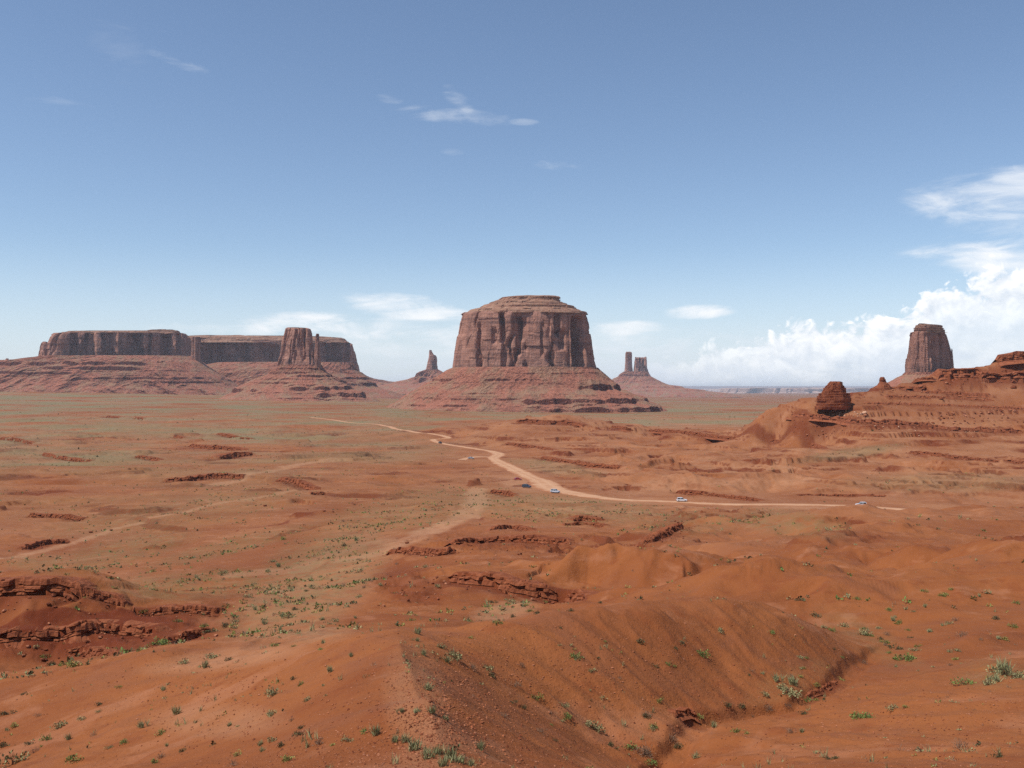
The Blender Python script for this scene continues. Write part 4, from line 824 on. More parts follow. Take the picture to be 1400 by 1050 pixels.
def butte(name, px, D, label, cat, pybase): 
    return tag(empty(name, W3(px, pybase, D)), label, cat), np.array(W3(px, pybase, D))

# the great central butte
D = 2400
b, o0 = butte('butte', 718, D, 'massive broad butte with a flat stepped cap in the middle of the valley', 'butte', 565)
body('cliff', [(429, 636, 799), (431, 633, 800.5), (436, 631.5, 802.5), (445, 629.5, 804.5), (458, 628, 806.5), (462, 626, 807.5), (478, 624.5, 810), (490, 623.5, 812), (506, 622, 815.5), (514, 621, 817)], D, M['cliff'], b, o0, dr=0.62, fold=(752, 0.16, 0.14), nth=760, nrow=150, pw=0.62,
     disp=cliff_disp(8.0, 56.0, 11, 46.0, 0.85, 0.25, recess=((686.5, 3.4, 20, .52, .97), (690, 4, 12, .1, .5), (708.5, 3.6, 18, .32, .92), (713, 5, 12, .55, .86), (705, 2.5, 14, .06, .4), (764, 4.5, 16, .62, .98), (770, 5, 13, .42, .7), (791, 8.0, 40, .10, .90), (676, 3.5, 9, .50, .72), (755, 5, 8, .0, .35), (655, 2.5, 8, .1, .8), (741, 2, 6, .3, .8)), lowf=0.7), jit=0.4, seed=1)
body('caprock', [(404.8, 722, 757), (405.6, 700, 763), (407, 688, 765), (411.5, 679, 764), (412.5, 677, 765), (414, 671, 771), (418, 664, 776), (419.5, 660, 783), (423, 652, 784), (424.5, 645, 788), (428, 639, 797), (431, 633, 800)], D, M['cap'], b, o0, dr=0.62, fold=(752, 0.16, 0.14), nth=520, nrow=70, pw=0.7,
     disp=bed_disp(6.0, 5.0, 16.0, 21), jit=0.5, seed=2)
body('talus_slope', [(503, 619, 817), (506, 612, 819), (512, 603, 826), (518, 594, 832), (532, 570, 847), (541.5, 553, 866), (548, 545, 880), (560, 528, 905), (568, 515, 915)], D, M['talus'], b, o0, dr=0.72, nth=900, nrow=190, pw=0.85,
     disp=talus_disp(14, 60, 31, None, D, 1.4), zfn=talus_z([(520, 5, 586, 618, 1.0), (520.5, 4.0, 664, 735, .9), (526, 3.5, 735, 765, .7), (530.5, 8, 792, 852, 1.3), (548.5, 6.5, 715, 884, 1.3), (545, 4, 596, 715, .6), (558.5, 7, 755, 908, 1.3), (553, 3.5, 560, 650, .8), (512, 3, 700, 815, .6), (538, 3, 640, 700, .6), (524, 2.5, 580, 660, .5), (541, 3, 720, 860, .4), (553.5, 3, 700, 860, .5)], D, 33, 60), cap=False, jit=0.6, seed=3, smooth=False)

# the butte with a thumb, left
D = 3000
b, o0 = butte('butte', 412, D, 'tall narrow butte with a thin thumb of rock, standing before the long mesa', 'butte', 549)
body('cliff', [(447.6, 395, 403), (448.6, 393, 420), (450, 392.3, 424.5), (456, 391, 426), (464, 388.7, 426.6), (475, 388, 427.6), (486, 387, 430), (499, 384.5, 436), (508, 384, 439)], D, M['cliff'], b, o0, dr=0.7, fold=(428, 0.28, 0.4), nth=420, nrow=110, pw=0.62,
     disp=cliff_disp(5.5, 19.0, 51, 30.0, 0.9, 0.8, recess=((404, 1.6, 7, .2, .95), (416, 1.6, 8, .25, .9), (397, 1.2, 6, .1, .7), (424, 1.6, 7, .1, .6))), jit=0.3, seed=4)
body('thumb', [(456.6, 434.3, 436.3), (459, 433.6, 437.2), (463, 433.2, 437.2), (468, 432.6, 437.8), (476, 432, 438.2), (490, 430, 439.5), (507, 428, 441)], D, M['cliff'], b, o0, dr=0.9, nth=90, nrow=70, disp=cliff_disp(1.6, 9.0, 55, 14.0, 0.5), jit=0.7, seed=5, yoff=-15)
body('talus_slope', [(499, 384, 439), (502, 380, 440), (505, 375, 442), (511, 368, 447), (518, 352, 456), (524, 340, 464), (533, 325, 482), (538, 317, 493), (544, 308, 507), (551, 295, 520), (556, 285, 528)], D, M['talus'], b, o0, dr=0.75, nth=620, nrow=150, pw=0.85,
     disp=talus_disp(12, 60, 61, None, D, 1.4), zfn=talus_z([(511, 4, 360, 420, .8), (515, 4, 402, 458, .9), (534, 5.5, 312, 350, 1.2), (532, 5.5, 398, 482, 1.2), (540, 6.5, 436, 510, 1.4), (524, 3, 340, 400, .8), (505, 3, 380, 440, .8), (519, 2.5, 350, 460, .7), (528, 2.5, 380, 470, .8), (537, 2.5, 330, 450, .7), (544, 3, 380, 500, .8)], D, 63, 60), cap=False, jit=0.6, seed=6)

# the long mesa at the left: nearer western block, longer eastern block
D = 3700
b, o0 = butte('mesa', 165, D, 'long flat topped mesa at the left, nearer left block above banded red slopes', 'mesa', 535)
RC = tuple((px, hw, dep, 0.0, 0.97) for px, hw, dep in ((101, 5, 26), (122, 6, 22), (145, 8, 30), (186, 9, 34), (228, 7, 30), (165, 2, 12), (205, 2.5, 16), (242, 3, 18)))
body('cliff', [(456, 86, 250), (457.5, 84, 252), (460, 82, 254), (470, 79, 257), (490, 78, 260), (503, 77, 262)], D, M['cliff'], b, o0, dr=0.30, fold=(84, 0.5, 0.62), nth=760, nrow=90, pw=0.5, disp=cliff_disp(17.0, 58.0, 71, 46.0, 0.5, 0.3, recess=RC, lowf=1.3), jit=0.4, seed=7)
body('caprock', [(450.6, 207, 235), (452, 198, 241), (452.6, 96, 243), (454.5, 88, 246), (457.5, 83, 252)], D, M['cap'], b, o0, dr=0.30, fold=(84, 0.5, 0.62), nth=420, nrow=26, pw=0.55, tb=0.5, disp=bed_disp(7.0, 6.0, 25.0, 73), jit=0.5, seed=8)
body('pillar', [(459, 253, 262), (462, 252, 263.5), (480, 252, 264), (500, 251.5, 265), (515, 250, 266)], D - 60, M['cliff'], b, o0, dr=0.8, nth=140, nrow=90, pw=0.7, fold=(259, 0.35, 0.9), disp=cliff_disp(4.0, 14.0, 75, 40.0, 0.9), jit=0.3, seed=9, yoff=80)
body('pinnacle', [(467, 58, 62), (469, 56, 65), (475, 54, 68), (481, 53.5, 70), (491, 52, 74)], D, M['cliff'], b, o0, dr=0.8, nth=110, nrow=60, fold=(62, 0.0, 0.6), disp=cliff_disp(4.0, 16.0, 77, 20.0), jit=0.3, seed=10)
body('pinnacle', [(468.5, 73.5, 77), (470, 72, 78.5), (475, 71, 81), (483, 70, 84), (492, 69, 88)], D, M['cliff'], b, o0, dr=0.8, nth=110, nrow=60, fold=(76, 0.0, 0.6), disp=cliff_disp(4.0, 16.0, 79, 20.0), jit=0.3, seed=11)
body('talus_slope', [(487, 60, 262), (489, 52, 266), (490.5, 38, 268), (493, 24, 271), (496, -30, 276), (505, -60, 290), (515, -85, 305), (524, -110, 318), (532, -140, 330), (542, -170, 350)], D, M['talus'], b, o0, dr=0.36, fold=(60, 0.2, 0.06), nth=1100, nrow=130, pw=0.7,
     disp=talus_disp(20, 90, 81, None, D, 2.2), zfn=talus_z([(499, 4.5, -60, 200, 1.2), (505, 5, 60, 195, 1.3), (511, 4, -50, 100, 1.0), (518, 3.5, 100, 280, .9), (495, 3, 60, 240, .8), (523, 3, 220, 300, 1.0), (508, 2.5, 30, 260, .5), (514, 2.5, -40, 240, .4)], D, 83, 90), cap=False, jit=0.9, seed=12)
D = 4300
s_, o1 = butte('rock_spire', 10, D, 'tiny dark spire on the ridge at the far left edge', 'rock spire', 508)
body('spire_shaft', [(490, 9, 11.5), (492.5, 7.7, 12.5), (498, 7.2, 13), (503, 6.5, 14), (512, 5, 17)], D - 560, M['cliff'], s_, o1, dr=0.9, nth=70, nrow=50, fold=(9.5, 0, .5), disp=cliff_disp(2.5, 12.0, 85, 16.0), jit=0.3, seed=13)
D = 4050
b, o0 = butte('mesa', 365, D, 'right block of the long mesa, dark cliff half hidden behind the thumbed butte', 'mesa', 540)
RC = tuple((px, hw, dep, 0.0, f1) for px, hw, dep, f1 in ((285, 26, 50, .97), (338, 5, 26, .9), (358, 8, 34, .9), (376, 6, 26, .85), (448, 7, 34, .92), (463, 6, 34, .96), (474, 3, 26, .95), (320, 6, 14, .97)))
body('cliff', [(467, 247, 474), (469, 246, 478), (472, 245, 480.5), (485, 243, 482), (500, 243, 483), (514, 243, 484)], D, M['cliff'], b, o0, dr=0.28, fold=(250, 0.4, 0.56), nth=820, nrow=90, pw=0.5, disp=cliff_disp(17.0, 58.0, 91, 46.0, 0.5, 0.3, recess=RC, lowf=1.2), jit=0.4, seed=14)
body('caprock', [(459, 262, 395), (460, 250, 440), (462, 248, 468), (464, 247.5, 471), (466, 247, 472), (469.5, 245.5, 479.5)], D, M['cap'], b, o0, dr=0.28, fold=(250, 0.4, 0.56), nth=460, nrow=36, pw=0.55, tb=0.42, disp=bed_disp(7.0, 6.5, 25.0, 93), jit=0.5, seed=15)
body('talus_slope', [(496, 300, 482), (500, 280, 484), (506, 250, 487), (512, 240, 494), (520, 225, 507), (528.5, 215, 518), (535, 205, 535), (545, 190, 560)], D, M['talus'], b, o0, dr=0.5, fold=(250, 0.2, 0.06), nth=760, nrow=110, pw=0.75,
     disp=talus_disp(20, 90, 95, None, D, 2.2), zfn=talus_z([(518, 4, 470, 520, 1.0), (525, 4, 480, 530, 1.0), (531, 4, 240, 330, .9)], D, 97, 90), cap=False, jit=0.9, seed=16)

# far ridge, spire, twin towers, right butte
D = 6800
b, o0 = butte('ridge', 520, D, 'low far ridge sinking right from behind the long mesa', 'ridge', 535)
body('slope', [(507, 478, 489), (510, 474, 495), (516.5, 460, 505), (518, 450, 510), (520.5, 440, 519), (522, 430, 545), (524, 420, 575), (529, 400, 640), (537, 380, 700)], D, M['talus'], b, o0, dr=0.3, nth=400, nrow=60, disp=talus_disp(25, 150, 101, None, D, 6), zfn=talus_z([(521, 2.5, 500, 600, 1.2), (526, 2.5, 500, 640, 1.0)], D, 103, 150), cap=False, jit=3, seed=17)
D = 6000
b, o0 = butte('rock_spire', 591, D, 'slender pointed rock spire on a cone, just left of the great central butte', 'rock spire', 532)
body('spire_shaft', [(478.5, 587.8, 589.2), (481, 587.5, 590), (485, 587.2, 592.5), (486, 587.1, 595.5), (488, 587, 596.4), (496, 585.6, 596.9), (503, 584, 597.6), (510, 583, 599.5)], D, M['cliff'], b, o0, dr=0.7, fold=(591, 0, .5), nth=150, nrow=90, disp=cliff_disp(4.0, 18.0, 111, 25.0, .7), jit=0.4, seed=18)
body('talus_slope', [(505, 585, 598), (509, 579, 605), (511, 576, 607), (516, 566, 612), (519, 558, 616), (522, 545, 623), (526, 525, 645), (532, 500, 680), (538, 480, 700)], D, M['talus'], b, o0, dr=0.75, nth=420, nrow=90, disp=talus_disp(18, 80, 113, None, D, 4), zfn=talus_z([(514, 5, 568, 586, 1.5), (519, 5.5, 568, 584, 1.6), (516, 3, 590, 615, 1.0), (523, 2.5, 520, 620, .8)], D, 115, 80), cap=False, jit=0.9, seed=19)
D = 7500
b, o0 = butte('butte', 872, D, 'pair of distant rock towers on one low mound, right of the central butte', 'butte', 540)
body('tower', [(480.8, 856.5, 861.5), (481.6, 855.6, 863.4), (483, 855.2, 863.8), (495, 855, 864.1), (505, 854, 865.2), (513, 852.5, 867)], D, M['cliff'], b, o0, dr=0.9, nth=140, nrow=90, pw=0.6, fold=(857.5, 0, .55), disp=cliff_disp(3.5, 18.0, 121, 40.0, .6), jit=0.4, seed=20)
body('tower', [(488.6, 870.5, 883.8), (490, 869.5, 884), (494, 868.4, 884.2), (500, 868, 884.6), (508, 867, 887), (517, 865.5, 891)], D, M['cliff'], b, o0, dr=0.7, nth=180, nrow=80, pw=0.6, fold=(872, 0, .5), disp=cliff_disp(5.0, 20.0, 123, 40.0, .7, recess=((875.5, .8, 14, .3, 1.1), (880, .8, 14, .5, 1.1))), jit=0.4, seed=21)
body('finger', [(487.8, 881.8, 883.4), (488.6, 881.3, 883.9), (492, 881, 884), (500, 880.5, 884.6)], D - 25, M['cliff'], b, o0, dr=0.9, nth=50, nrow=30, disp=cliff_disp(1.2, 12.0, 125, 30.0), jit=.8, seed=22)
body('finger', [(488, 868.6, 869.6), (489, 868.3, 870.2), (500, 868, 871)], D - 25, M['cliff'], b, o0, dr=0.9, nth=50, nrow=30, disp=cliff_disp(1.2, 12.0, 126, 30.0), jit=.8, seed=23)
body('talus_slope', [(508, 853, 884), (510.5, 850, 886), (515, 845, 890), (518.5, 839, 897), (523, 832, 905), (527, 824, 913), (530, 810, 932), (533.6, 790, 957), (538, 770, 995), (543, 760, 1010)], D, M['talus'], b, o0, dr=0.6, nth=520, nrow=90, disp=talus_disp(22, 110, 127, None, D, 4), zfn=talus_z([(530, 2.6, 830, 950, 1.3), (534, 2.6, 850, 1000, 1.2), (513, 2.5, 845, 890, .8)], D, 129, 110), cap=False, jit=0.9, seed=24)
D = 2200
b, o0 = butte('butte', 1272, D, 'dark upright butte against white clouds, rising behind the right ridge', 'butte', 545)
body('cliff', [(453.5, 1250, 1290), (455, 1248, 1292), (458, 1247, 1293.5), (466, 1246, 1296), (476, 1245, 1298.5), (489, 1244, 1300.5), (491, 1242.3, 1301), (512, 1240.5, 1302.5), (522, 1239, 1305)], D, M['cliff'], b, o0, dr=0.55, fold=(1262, 0.55, 1.3), nth=520, nrow=120, pw=0.55,
     disp=cliff_disp(3.4, 20.0, 131, 40.0, .6, .5, recess=((1268, 4, 6, .0, .95), (1276, 3.5, 9, .1, .85), (1286, 2.5, 6, .0, .9)), lowf=0.7), jit=0.8, seed=25)
body('caprock', [(442.2, 1257, 1264), (443.2, 1254.5, 1270), (444.2, 1253.5, 1284), (446, 1252.5, 1287.5), (449, 1252, 1289), (450.5, 1253.5, 1288), (452.5, 1253, 1289), (455, 1249, 1291.5)], D, M['cap'], b, o0, dr=0.5, fold=(1262, 0.55, 0.6), nth=300, nrow=50, pw=0.6, disp=bed_disp(3.5, 3.2, 10.0, 133), jit=0.8, seed=26)
body('pinnacle', [(476.5, 1300.8, 1301.8), (478.5, 1300.2, 1302.8), (495, 1299.5, 1303.2), (515, 1298.5, 1304.8)], D + 20, M['cliff'], b, o0, dr=0.9, nth=60, nrow=60, disp=cliff_disp(0.9, 6.0, 135, 10.0), jit=.5, seed=27)
body('talus_slope', [(509, 1240, 1305), (512.5, 1238, 1308), (516, 1231, 1316), (522, 1221, 1326), (532, 1200, 1346), (545, 1175, 1372), (562, 1150, 1400)], D, M['talus'], b, o0, dr=0.8, nth=360, nrow=80, disp=talus_disp(10, 60, 137, None, D, 2), cap=False, jit=0.5, seed=28)
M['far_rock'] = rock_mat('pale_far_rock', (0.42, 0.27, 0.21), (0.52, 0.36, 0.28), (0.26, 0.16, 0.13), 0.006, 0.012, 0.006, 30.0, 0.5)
D = 21000
b, o0 = butte('mesa', 1110, D, 'very distant pale mesa on the horizon left of the hoodoo', 'mesa', 541)
body('cliff', [(530.8, 1003, 1235), (531.5, 1000, 1240), (536, 998, 1245), (538.2, 992, 1255), (541, 975, 1270), (543, 965, 1280)], D, M['far_rock'], b, o0, dr=0.3, nth=500, nrow=40, pw=0.5, disp=cliff_disp(110, 380.0, 141, 200.0, .8, lowf=1.6), jit=8, seed=29)
D = 31000
b, o0 = butte('mesa', 1080, D, 'faintest blue mesa line on the horizon, farthest of all', 'mesa', 538)
body('cliff', [(531.6, 968, 1180), (532.4, 962, 1200), (535.8, 958, 1240), (538, 950, 1260)], D, M['far_rock'], b, o0, dr=0.3, nth=300, nrow=24, pw=0.5, disp=cliff_disp(120, 500.0, 143, 200.0, .8), jit=8, seed=30)
# hoodoo and knob on the near right ridge
D = 735
b, o0 = butte('hoodoo', 1140, D, 'squat layered hoodoo of stacked red slabs at the left end of the right ridge', 'rock formation', 558)
body('stacked_slabs', [(521.5, 1135, 1146), (522.5, 1133.5, 1149.5), (526, 1130.5, 1151), (529, 1127.5, 1153), (533, 1125, 1155), (537, 1122, 1157), (541, 1120.5, 1159), (545, 1118.5, 1161), (549, 1117.5, 1162), (554, 1116.5, 1162), (560, 1116, 1162)], D, M['ridge_rock'], b, o0, dr=0.7, fold=(1147, 0.1, 1.1), nth=300, nrow=110, pw=0.7,
     disp=bed_disp(1.5, 1.9, 3.4, 151), jit=0.22, seed=31)
D = 792
b, o0 = butte('leaning_rock', 1207, D, 'small leaning knob of rock on the skyline, right of the hoodoo', 'rock formation', 530)
body('knob', [(515.4, 1204.2, 1207.8), (516.8, 1203, 1209.6), (519, 1202.6, 1210.4), (521.5, 1202.9, 1211.4), (524, 1202.4, 1213), (527, 1200.4, 1216), (531, 1198, 1218), (537, 1195, 1222)], D, M['ridge_rock'], b, o0, dr=0.8, nth=120, nrow=60, fold=(1206, 0, .4), disp=bed_disp(0.6, 1.3, 2.2, 153), jit=0.15, seed=32)

# ------------------------------------------------------------------ haze
hz = bpy.data.materials.new('thin_air'); hz.use_nodes = True; t = NT(hz.node_tree); t.n.clear()
out = t.n.new('ShaderNodeOutputMaterial'); pv = t.n.new('ShaderNodeVolumePrincipled'); t.l.new(pv.outputs[0], out.inputs['Volume'])
pv.inputs['Color'].default_value = (0.80, 0.88, 1.0, 1); pv.inputs['Density'].default_value = 3.0e-5; pv.inputs['Anisotropy'].default_value = 0.0
zlo = float(gv[:, 2].min()) - 1.0; e = 61000.0; zhi = 260.0
hv_ = [(-e, -e, zlo), (e, -e, zlo), (e, e, zlo), (-e, e, zlo), (-e, -e, zhi), (e, -e, zhi), (e, e, zhi), (-e, e, zhi)]
ho = mesh_np('haze', hv_, np.array([(3, 2, 1, 0), (4, 5, 6, 7), (0, 1, 5, 4), (1, 2, 6, 5), (2, 3, 7, 6), (3, 0, 4, 7)]), hz); ho['kind'] = 'stuff'

# ------------------------------------------------------------------ boulders
def ico():
    f = (1 + 5 ** .5) / 2; v = np.array([(-1, f, 0), (1, f, 0), (-1, -f, 0), (1, -f, 0), (0, -1, f), (0, 1, f), (0, -1, -f), (0, 1, -f), (f, 0, -1), (f, 0, 1), (-f, 0, -1), (-f, 0, 1)]) / math.hypot(1, f)
    t_ = np.array([(0, 11, 5), (0, 5, 1), (0, 1, 7), (0, 7, 10), (0, 10, 11), (1, 5, 9), (5, 11, 4), (11, 10, 2), (10, 7, 6), (7, 1, 8), (3, 9, 4), (3, 4, 2), (3, 2, 6), (3, 6, 8), (3, 8, 9), (4, 9, 5), (2, 4, 11), (6, 2, 10), (8, 6, 7), (9, 8, 1)]); return v, t_
def subdiv(v, t_):
    c = {}; v = list(map(tuple, v)); o = []
    def mid_(a, b):
        k = (min(a, b), max(a, b))
        if k not in c: p = (np.array(v[a]) + np.array(v[b])) / 2; c[k] = len(v); v.append(tuple(p / np.linalg.norm(p)))
        return c[k]
    for a, b, d in t_: x, y, z = mid_(a, b), mid_(b, d), mid_(d, a); o += [(a, x, z), (b, y, x), (d, z, y), (x, y, z)]
    return np.array(v), np.array(o)
def rock_shape(seed, lev=2):
    rg = np.random.RandomState(seed); v, t_ = ico()
    for _ in range(lev): v, t_ = subdiv(v, t_)
    w = v.copy()
    for _ in range(9):      # cleave flat faces
        n = rg.normal(size=3); n /= np.linalg.norm(n); d = 0.45 + 0.35 * rg.rand(); k = w @ n; w = w - np.where(k > d, k - d, 0)[:, None] * n
    w *= (1 + 0.10 * rg.normal(size=(len(w), 1)) * (0.5 if lev else 1)); w *= np.array([1.0, 0.7 + 0.4 * rg.rand(), 0.55 + 0.35 * rg.rand()]); w[:, 2] += 0.32
    return w, t_
RG = np.random.RandomState(4242); ROCK_LOW = [rock_shape(90 + i, 0) for i in range(4)]
def proto(name, v, f, mat, mats=None, midx=None, smooth=False):
    o = mesh_np(name, v, f, mat, smooth=smooth, mats=mats, midx=midx); COL.objects.unlink(o); return o
ROCKS = {k: [proto('boulder', *rock_shape(50 + i + 10 * j), M[k]) for i in range(4)] for j, k in enumerate(('boulder', 'boulder_pale', 'boulder_dark'))}
def put_copy(pr, loc, rz, sc, label, cat, group, tilt=0.0):
    o = pr.copy(); COL.objects.link(o); o.location = loc; o.rotation_euler = (RG.normal() * tilt, RG.normal() * tilt, rz); o.scale = (sc, sc, sc)
    return tag(o, label, cat, group)
def boulders(n, x0, x1, y0, y1, s0, s1, kind, label, group, rmin=20):
    for _ in range(n):
        px, py = RG.uniform(x0, x1), RG.uniform(y0, y1); x, y, z = cast(px, py, rmin)
        spx = s0 + (s1 - s0) * RG.rand() ** 2.2; k = kind if isinstance(kind, str) else kind[RG.randint(len(kind))]
        put_copy(ROCKS[k][RG.randint(4)], (x, y, z), RG.uniform(0, 6.3), 0.5 * spx * y / F, label, 'boulder', group, 0.2)
B3 = ('boulder', 'boulder', 'boulder_dark')
boulders(26, 1128, 1186, 561, 570, 1.6, 5.5, ('boulder_pale', 'boulder'), 'pale boulder perched on the ledge beneath the hoodoo', 'boulders under the hoodoo', 500)
boulders(58, 1262, 1346, 564, 581, 1.6, 5.0, B3, 'red boulder in the dense rockfall along the right ridge ledge', 'rockfall boulders on the right ridge', 500)
boulders(22, 1350, 1400, 560, 582, 1.6, 5.0, B3, 'red boulder in the looser rockfall near the right edge', 'loose boulders near the right edge', 500)
boulders(34, 1150, 1400, 535, 562, 1.4, 3.6, B3, 'small lone boulder on the upper right ridge slope', 'scattered boulders on the upper ridge', 500)
boulders(34, 1165, 1260, 580, 598, 1.2, 3.6, ('boulder_pale', 'boulder'), 'bleached rubble block below the ridge ledge', 'pale rubble below the ridge ledge', 500)
boulders(10, 1300, 1345, 588, 600, 1.2, 3.0, 'boulder_pale', 'whitish stone in a small heap below the ridge ledge', 'whitish stones below the ridge ledge', 500)
boulders(9, 1100, 1138, 587, 598, 1.6, 4.5, B3, 'boulder at the foot of the left shoulder of the ridge', 'boulders at the foot of the ridge shoulder', 500)
for px, py, s_, lb in ((1287, 546, 7, 'large single boulder sitting alone midway up the right ridge'), (1386, 531, 8, 'large dark boulder high on the right ridge near the frame edge'), (1374, 507, 4, 'small boulder just under the topmost cap of the ridge'), (1182, 566, 7.5, 'biggest pale cream boulder right of the group beneath the hoodoo')):
    x, y, z = cast(px, py, 500); put_copy(ROCKS['boulder_pale' if 'cream' in lb else 'boulder_dark'][0], (x, y, z), 1.0, .5 * s_ * y / F, lb, 'boulder', None)
boulders(46, 0, 300, 850, 905, 2.0, 8.0, ('boulder_dark', 'boulder_dark', 'boulder'), 'dark red rubble block on the face of the left outcrop', 'rubble on the left outcrop', 90)
boulders(38, 518, 600, 778, 832, 1.6, 5.5, ('boulder', 'boulder_dark'), 'red rubble block spilled left of the slanting ledge', 'rubble left of the slanting ledge', 100)
boulders(34, 540, 790, 742, 762, 1.5, 4.5, ('boulder', 'boulder_dark'), 'red rubble block fallen below the long straight ledge', 'rubble below the long straight ledge', 130)
boulders(26, 876, 936, 712, 748, 1.5, 4.5, ('boulder', 'boulder_dark'), 'red block in the steep rubbly outcrop on the smooth hill', 'blocks of the rubbly hill outcrop', 120)
for px, py, s_, lb in ((556, 743, 7, 'isolated dark square boulder at the left end of the straight ledge'), (443, 699, 5, 'left one of two boulders alone on the smooth red flat'), (455, 700, 4, 'right, smaller one of two boulders alone on the smooth red flat'), (149, 783, 4, 'small boulder on the smooth ground behind the left outcrop'), (362, 692, 6, 'brown boulder beside the sandy track in the left middle ground'), (124, 728, 6, 'flat dark slab lying on the sandy track at left'), (152, 725, 5, 'second flat slab lying right of the dark slab on the sandy track')):
    x, y, z = cast(px, py, 60); put_copy(ROCKS['boulder_dark'][1], (x, y, z), 0.6, .5 * s_ * y / F, lb, 'boulder', None)

rv, rf, rc = [], [], 0
for e in LEDGES:
    S, N_, hm, n = e['S'], e['N'], e['hm'], len(e['S'])
    for _ in range(int(min(160, 20 + 2.2 * e['L'] / hm))):
        k = RG.randint(n); d_ = hm * (0.3 + 3.2 * RG.rand() ** 1.8); p_ = S[k, :2] + N_[k] * d_ + RG.normal(size=2) * hm * 0.4; s_ = hm * (0.05 + 0.22 * RG.rand() ** 3)
        sh = ROCK_LOW[RG.randint(4)]; a_ = RG.uniform(0, 6.3); v = sh[0] * s_; c_, q_ = math.cos(a_), math.sin(a_)
        rv.append(np.column_stack([v[:, 0] * c_ - v[:, 1] * q_ + p_[0], v[:, 0] * q_ + v[:, 1] * c_ + p_[1], v[:, 2] + float(terr(*p_)[0])])); rf.append(sh[1] + rc); rc += len(v)
rb_ = mesh_np('fallen_stones', np.concatenate(rv), np.concatenate(rf), None, mats=[M['boulder'], M['boulder_dark']], midx=RG.choice([0, 1, 1], len(rf)).repeat(20)); rb_['kind'] = 'stuff'

# gravel on the crests close to the viewpoint: one mass
gvx, gfx, cnt = [], [], 0; oc = np.array([(1, 0, 0), (0, 1, 0), (-1, 0, 0), (0, -1, 0), (0, 0, 1), (0, 0, -1)], float); of = np.array([(0, 1, 4), (1, 2, 4), (2, 3, 4), (3, 0, 4), (1, 0, 5), (2, 1, 5), (3, 2, 5), (0, 3, 5)])
for n, cx, cy, sx, sy, a, b in ((2600, 585, 985, 45, 45, .012, .055), (2200, 470, 1040, 130, 25, .012, .05), (1500, 640, 965, 60, 50, .015, .07), (1200, 1330, 985, 110, 45, .015, .06), (700, 230, 935, 90, 30, .02, .09), (2200, 700, 1000, 420, 60, .015, .06), (500, 300, 960, 90, 30, .02, .07), (2600, 800, 915, 180, 60, .015, .08), (1800, 1200, 1000, 160, 40, .015, .07)):
    for _ in range(n):
        px, py = RG.normal(cx, sx), RG.normal(cy, sy)
        if not (-60 < px < 1460 and 850 < py < 1110): continue
        x, y, z = cast(px, py, 12); s_ = a + (b - a) * RG.rand() ** 3
        v = oc * RG.uniform(0.55, 1.25, (6, 1)) * s_ * np.array([1, .8, .6]); an = RG.uniform(0, 6.3); c_, q_ = math.cos(an), math.sin(an)
        gvx.append(np.column_stack([v[:, 0] * c_ - v[:, 1] * q_ + x, v[:, 0] * q_ + v[:, 1] * c_ + y, v[:, 2] + z + 0.2 * s_])); gfx.append(of + cnt); cnt += 6
gr_ = mesh_np('gravel', np.concatenate(gvx), np.concatenate(gfx), None, mats=[M['boulder'], M['boulder_dark'], M['boulder_pale'], M['soil_stone']], midx=RG.choice([0, 0, 1, 1, 3, 3, 3, 3], len(gfx)).repeat(8)); gr_['kind'] = 'stuff'

# ------------------------------------------------------------------ shrubs
def leaf_mat(name, c, var=0.35): return simple_mat(name, c, 0.85, var, 7.0, 0.15)
KIND = {'sage': (leaf_mat('sage_leaf', (0.275, 0.25, 0.118)), 'rounded grey-green sagebrush clump'), 'dark': (leaf_mat('dark_leaf', (0.105, 0.098, 0.045)), 'small dark olive shrub'), 'green': (leaf_mat('green_leaf', (0.155, 0.205, 0.055)), 'bright green leafy shrub'),
        'yellow': (leaf_mat('yellow_leaf', (0.275, 0.255, 0.075)), 'yellow-green low bush'), 'dry': (leaf_mat('dry_twig', (0.215, 0.145, 0.095)), 'dry brown twiggy bush'), 'grass': (leaf_mat('blue_grass', (0.285, 0.285, 0.140)), 'tuft of pale blue-green grass')}
M['stem'] = simple_mat('woody_stem', (0.17, 0.11, 0.075), 0.9, 0.2)
def blades(rg, n, kind):
    """leaf faces of one shrub of unit width, filling an uneven dome"""
    V = []
    lob = rg.normal(size=(5, 2)) * 0.22; lr = rg.uniform(0.2, 0.34, 5); lh = rg.uniform(0.35, 0.75, 5)
    for _ in range(n):
        k = rg.randint(5)
        if kind == 'grass':
            b = lob[k] * 0.9 + rg.normal(size=2) * 0.06; d = np.array([*(rg.normal(size=2) * 0.28), 1.0]); d /= np.linalg.norm(d); l = rg.uniform(0.35, 0.95) * (0.6 + lh[k]); p0 = np.array([*b, -0.04]); w = 0.022
            p1 = p0 + d * l; bend = np.array([*(rg.normal(size=2) * 0.10), -0.03])
        else:
            u = rg.normal(size=3); u /= np.linalg.norm(u); u[2] = abs(u[2]) * 1.0 - 0.15; r = rg.rand() ** 0.4
            p0 = np.array([*(lob[k]), 0.02]) + u * np.array([lr[k], lr[k], lh[k] * 0.75]) * r; p0[2] = max(p0[2], -0.02); d = u + rg.normal(size=3) * 0.6; d[2] += 0.35; d /= np.linalg.norm(d); l = rg.uniform(0.08, 0.17); w = rg.uniform(0.025, 0.05) if kind != 'dry' else 0.012
            p1 = p0 + d * l * (1.5 if kind == 'dry' else 1); bend = np.zeros(3)
        sd_ = np.cross(d, rg.normal(size=3)); sd_ /= np.linalg.norm(sd_) + 1e-9; m_ = (p0 + p1) / 2
        V.append([p0, m_ + sd_ * w, p1 + bend, m_ - sd_ * w])
    V = np.array(V).reshape(-1, 3); return V, np.arange(len(V)).reshape(-1, 4)
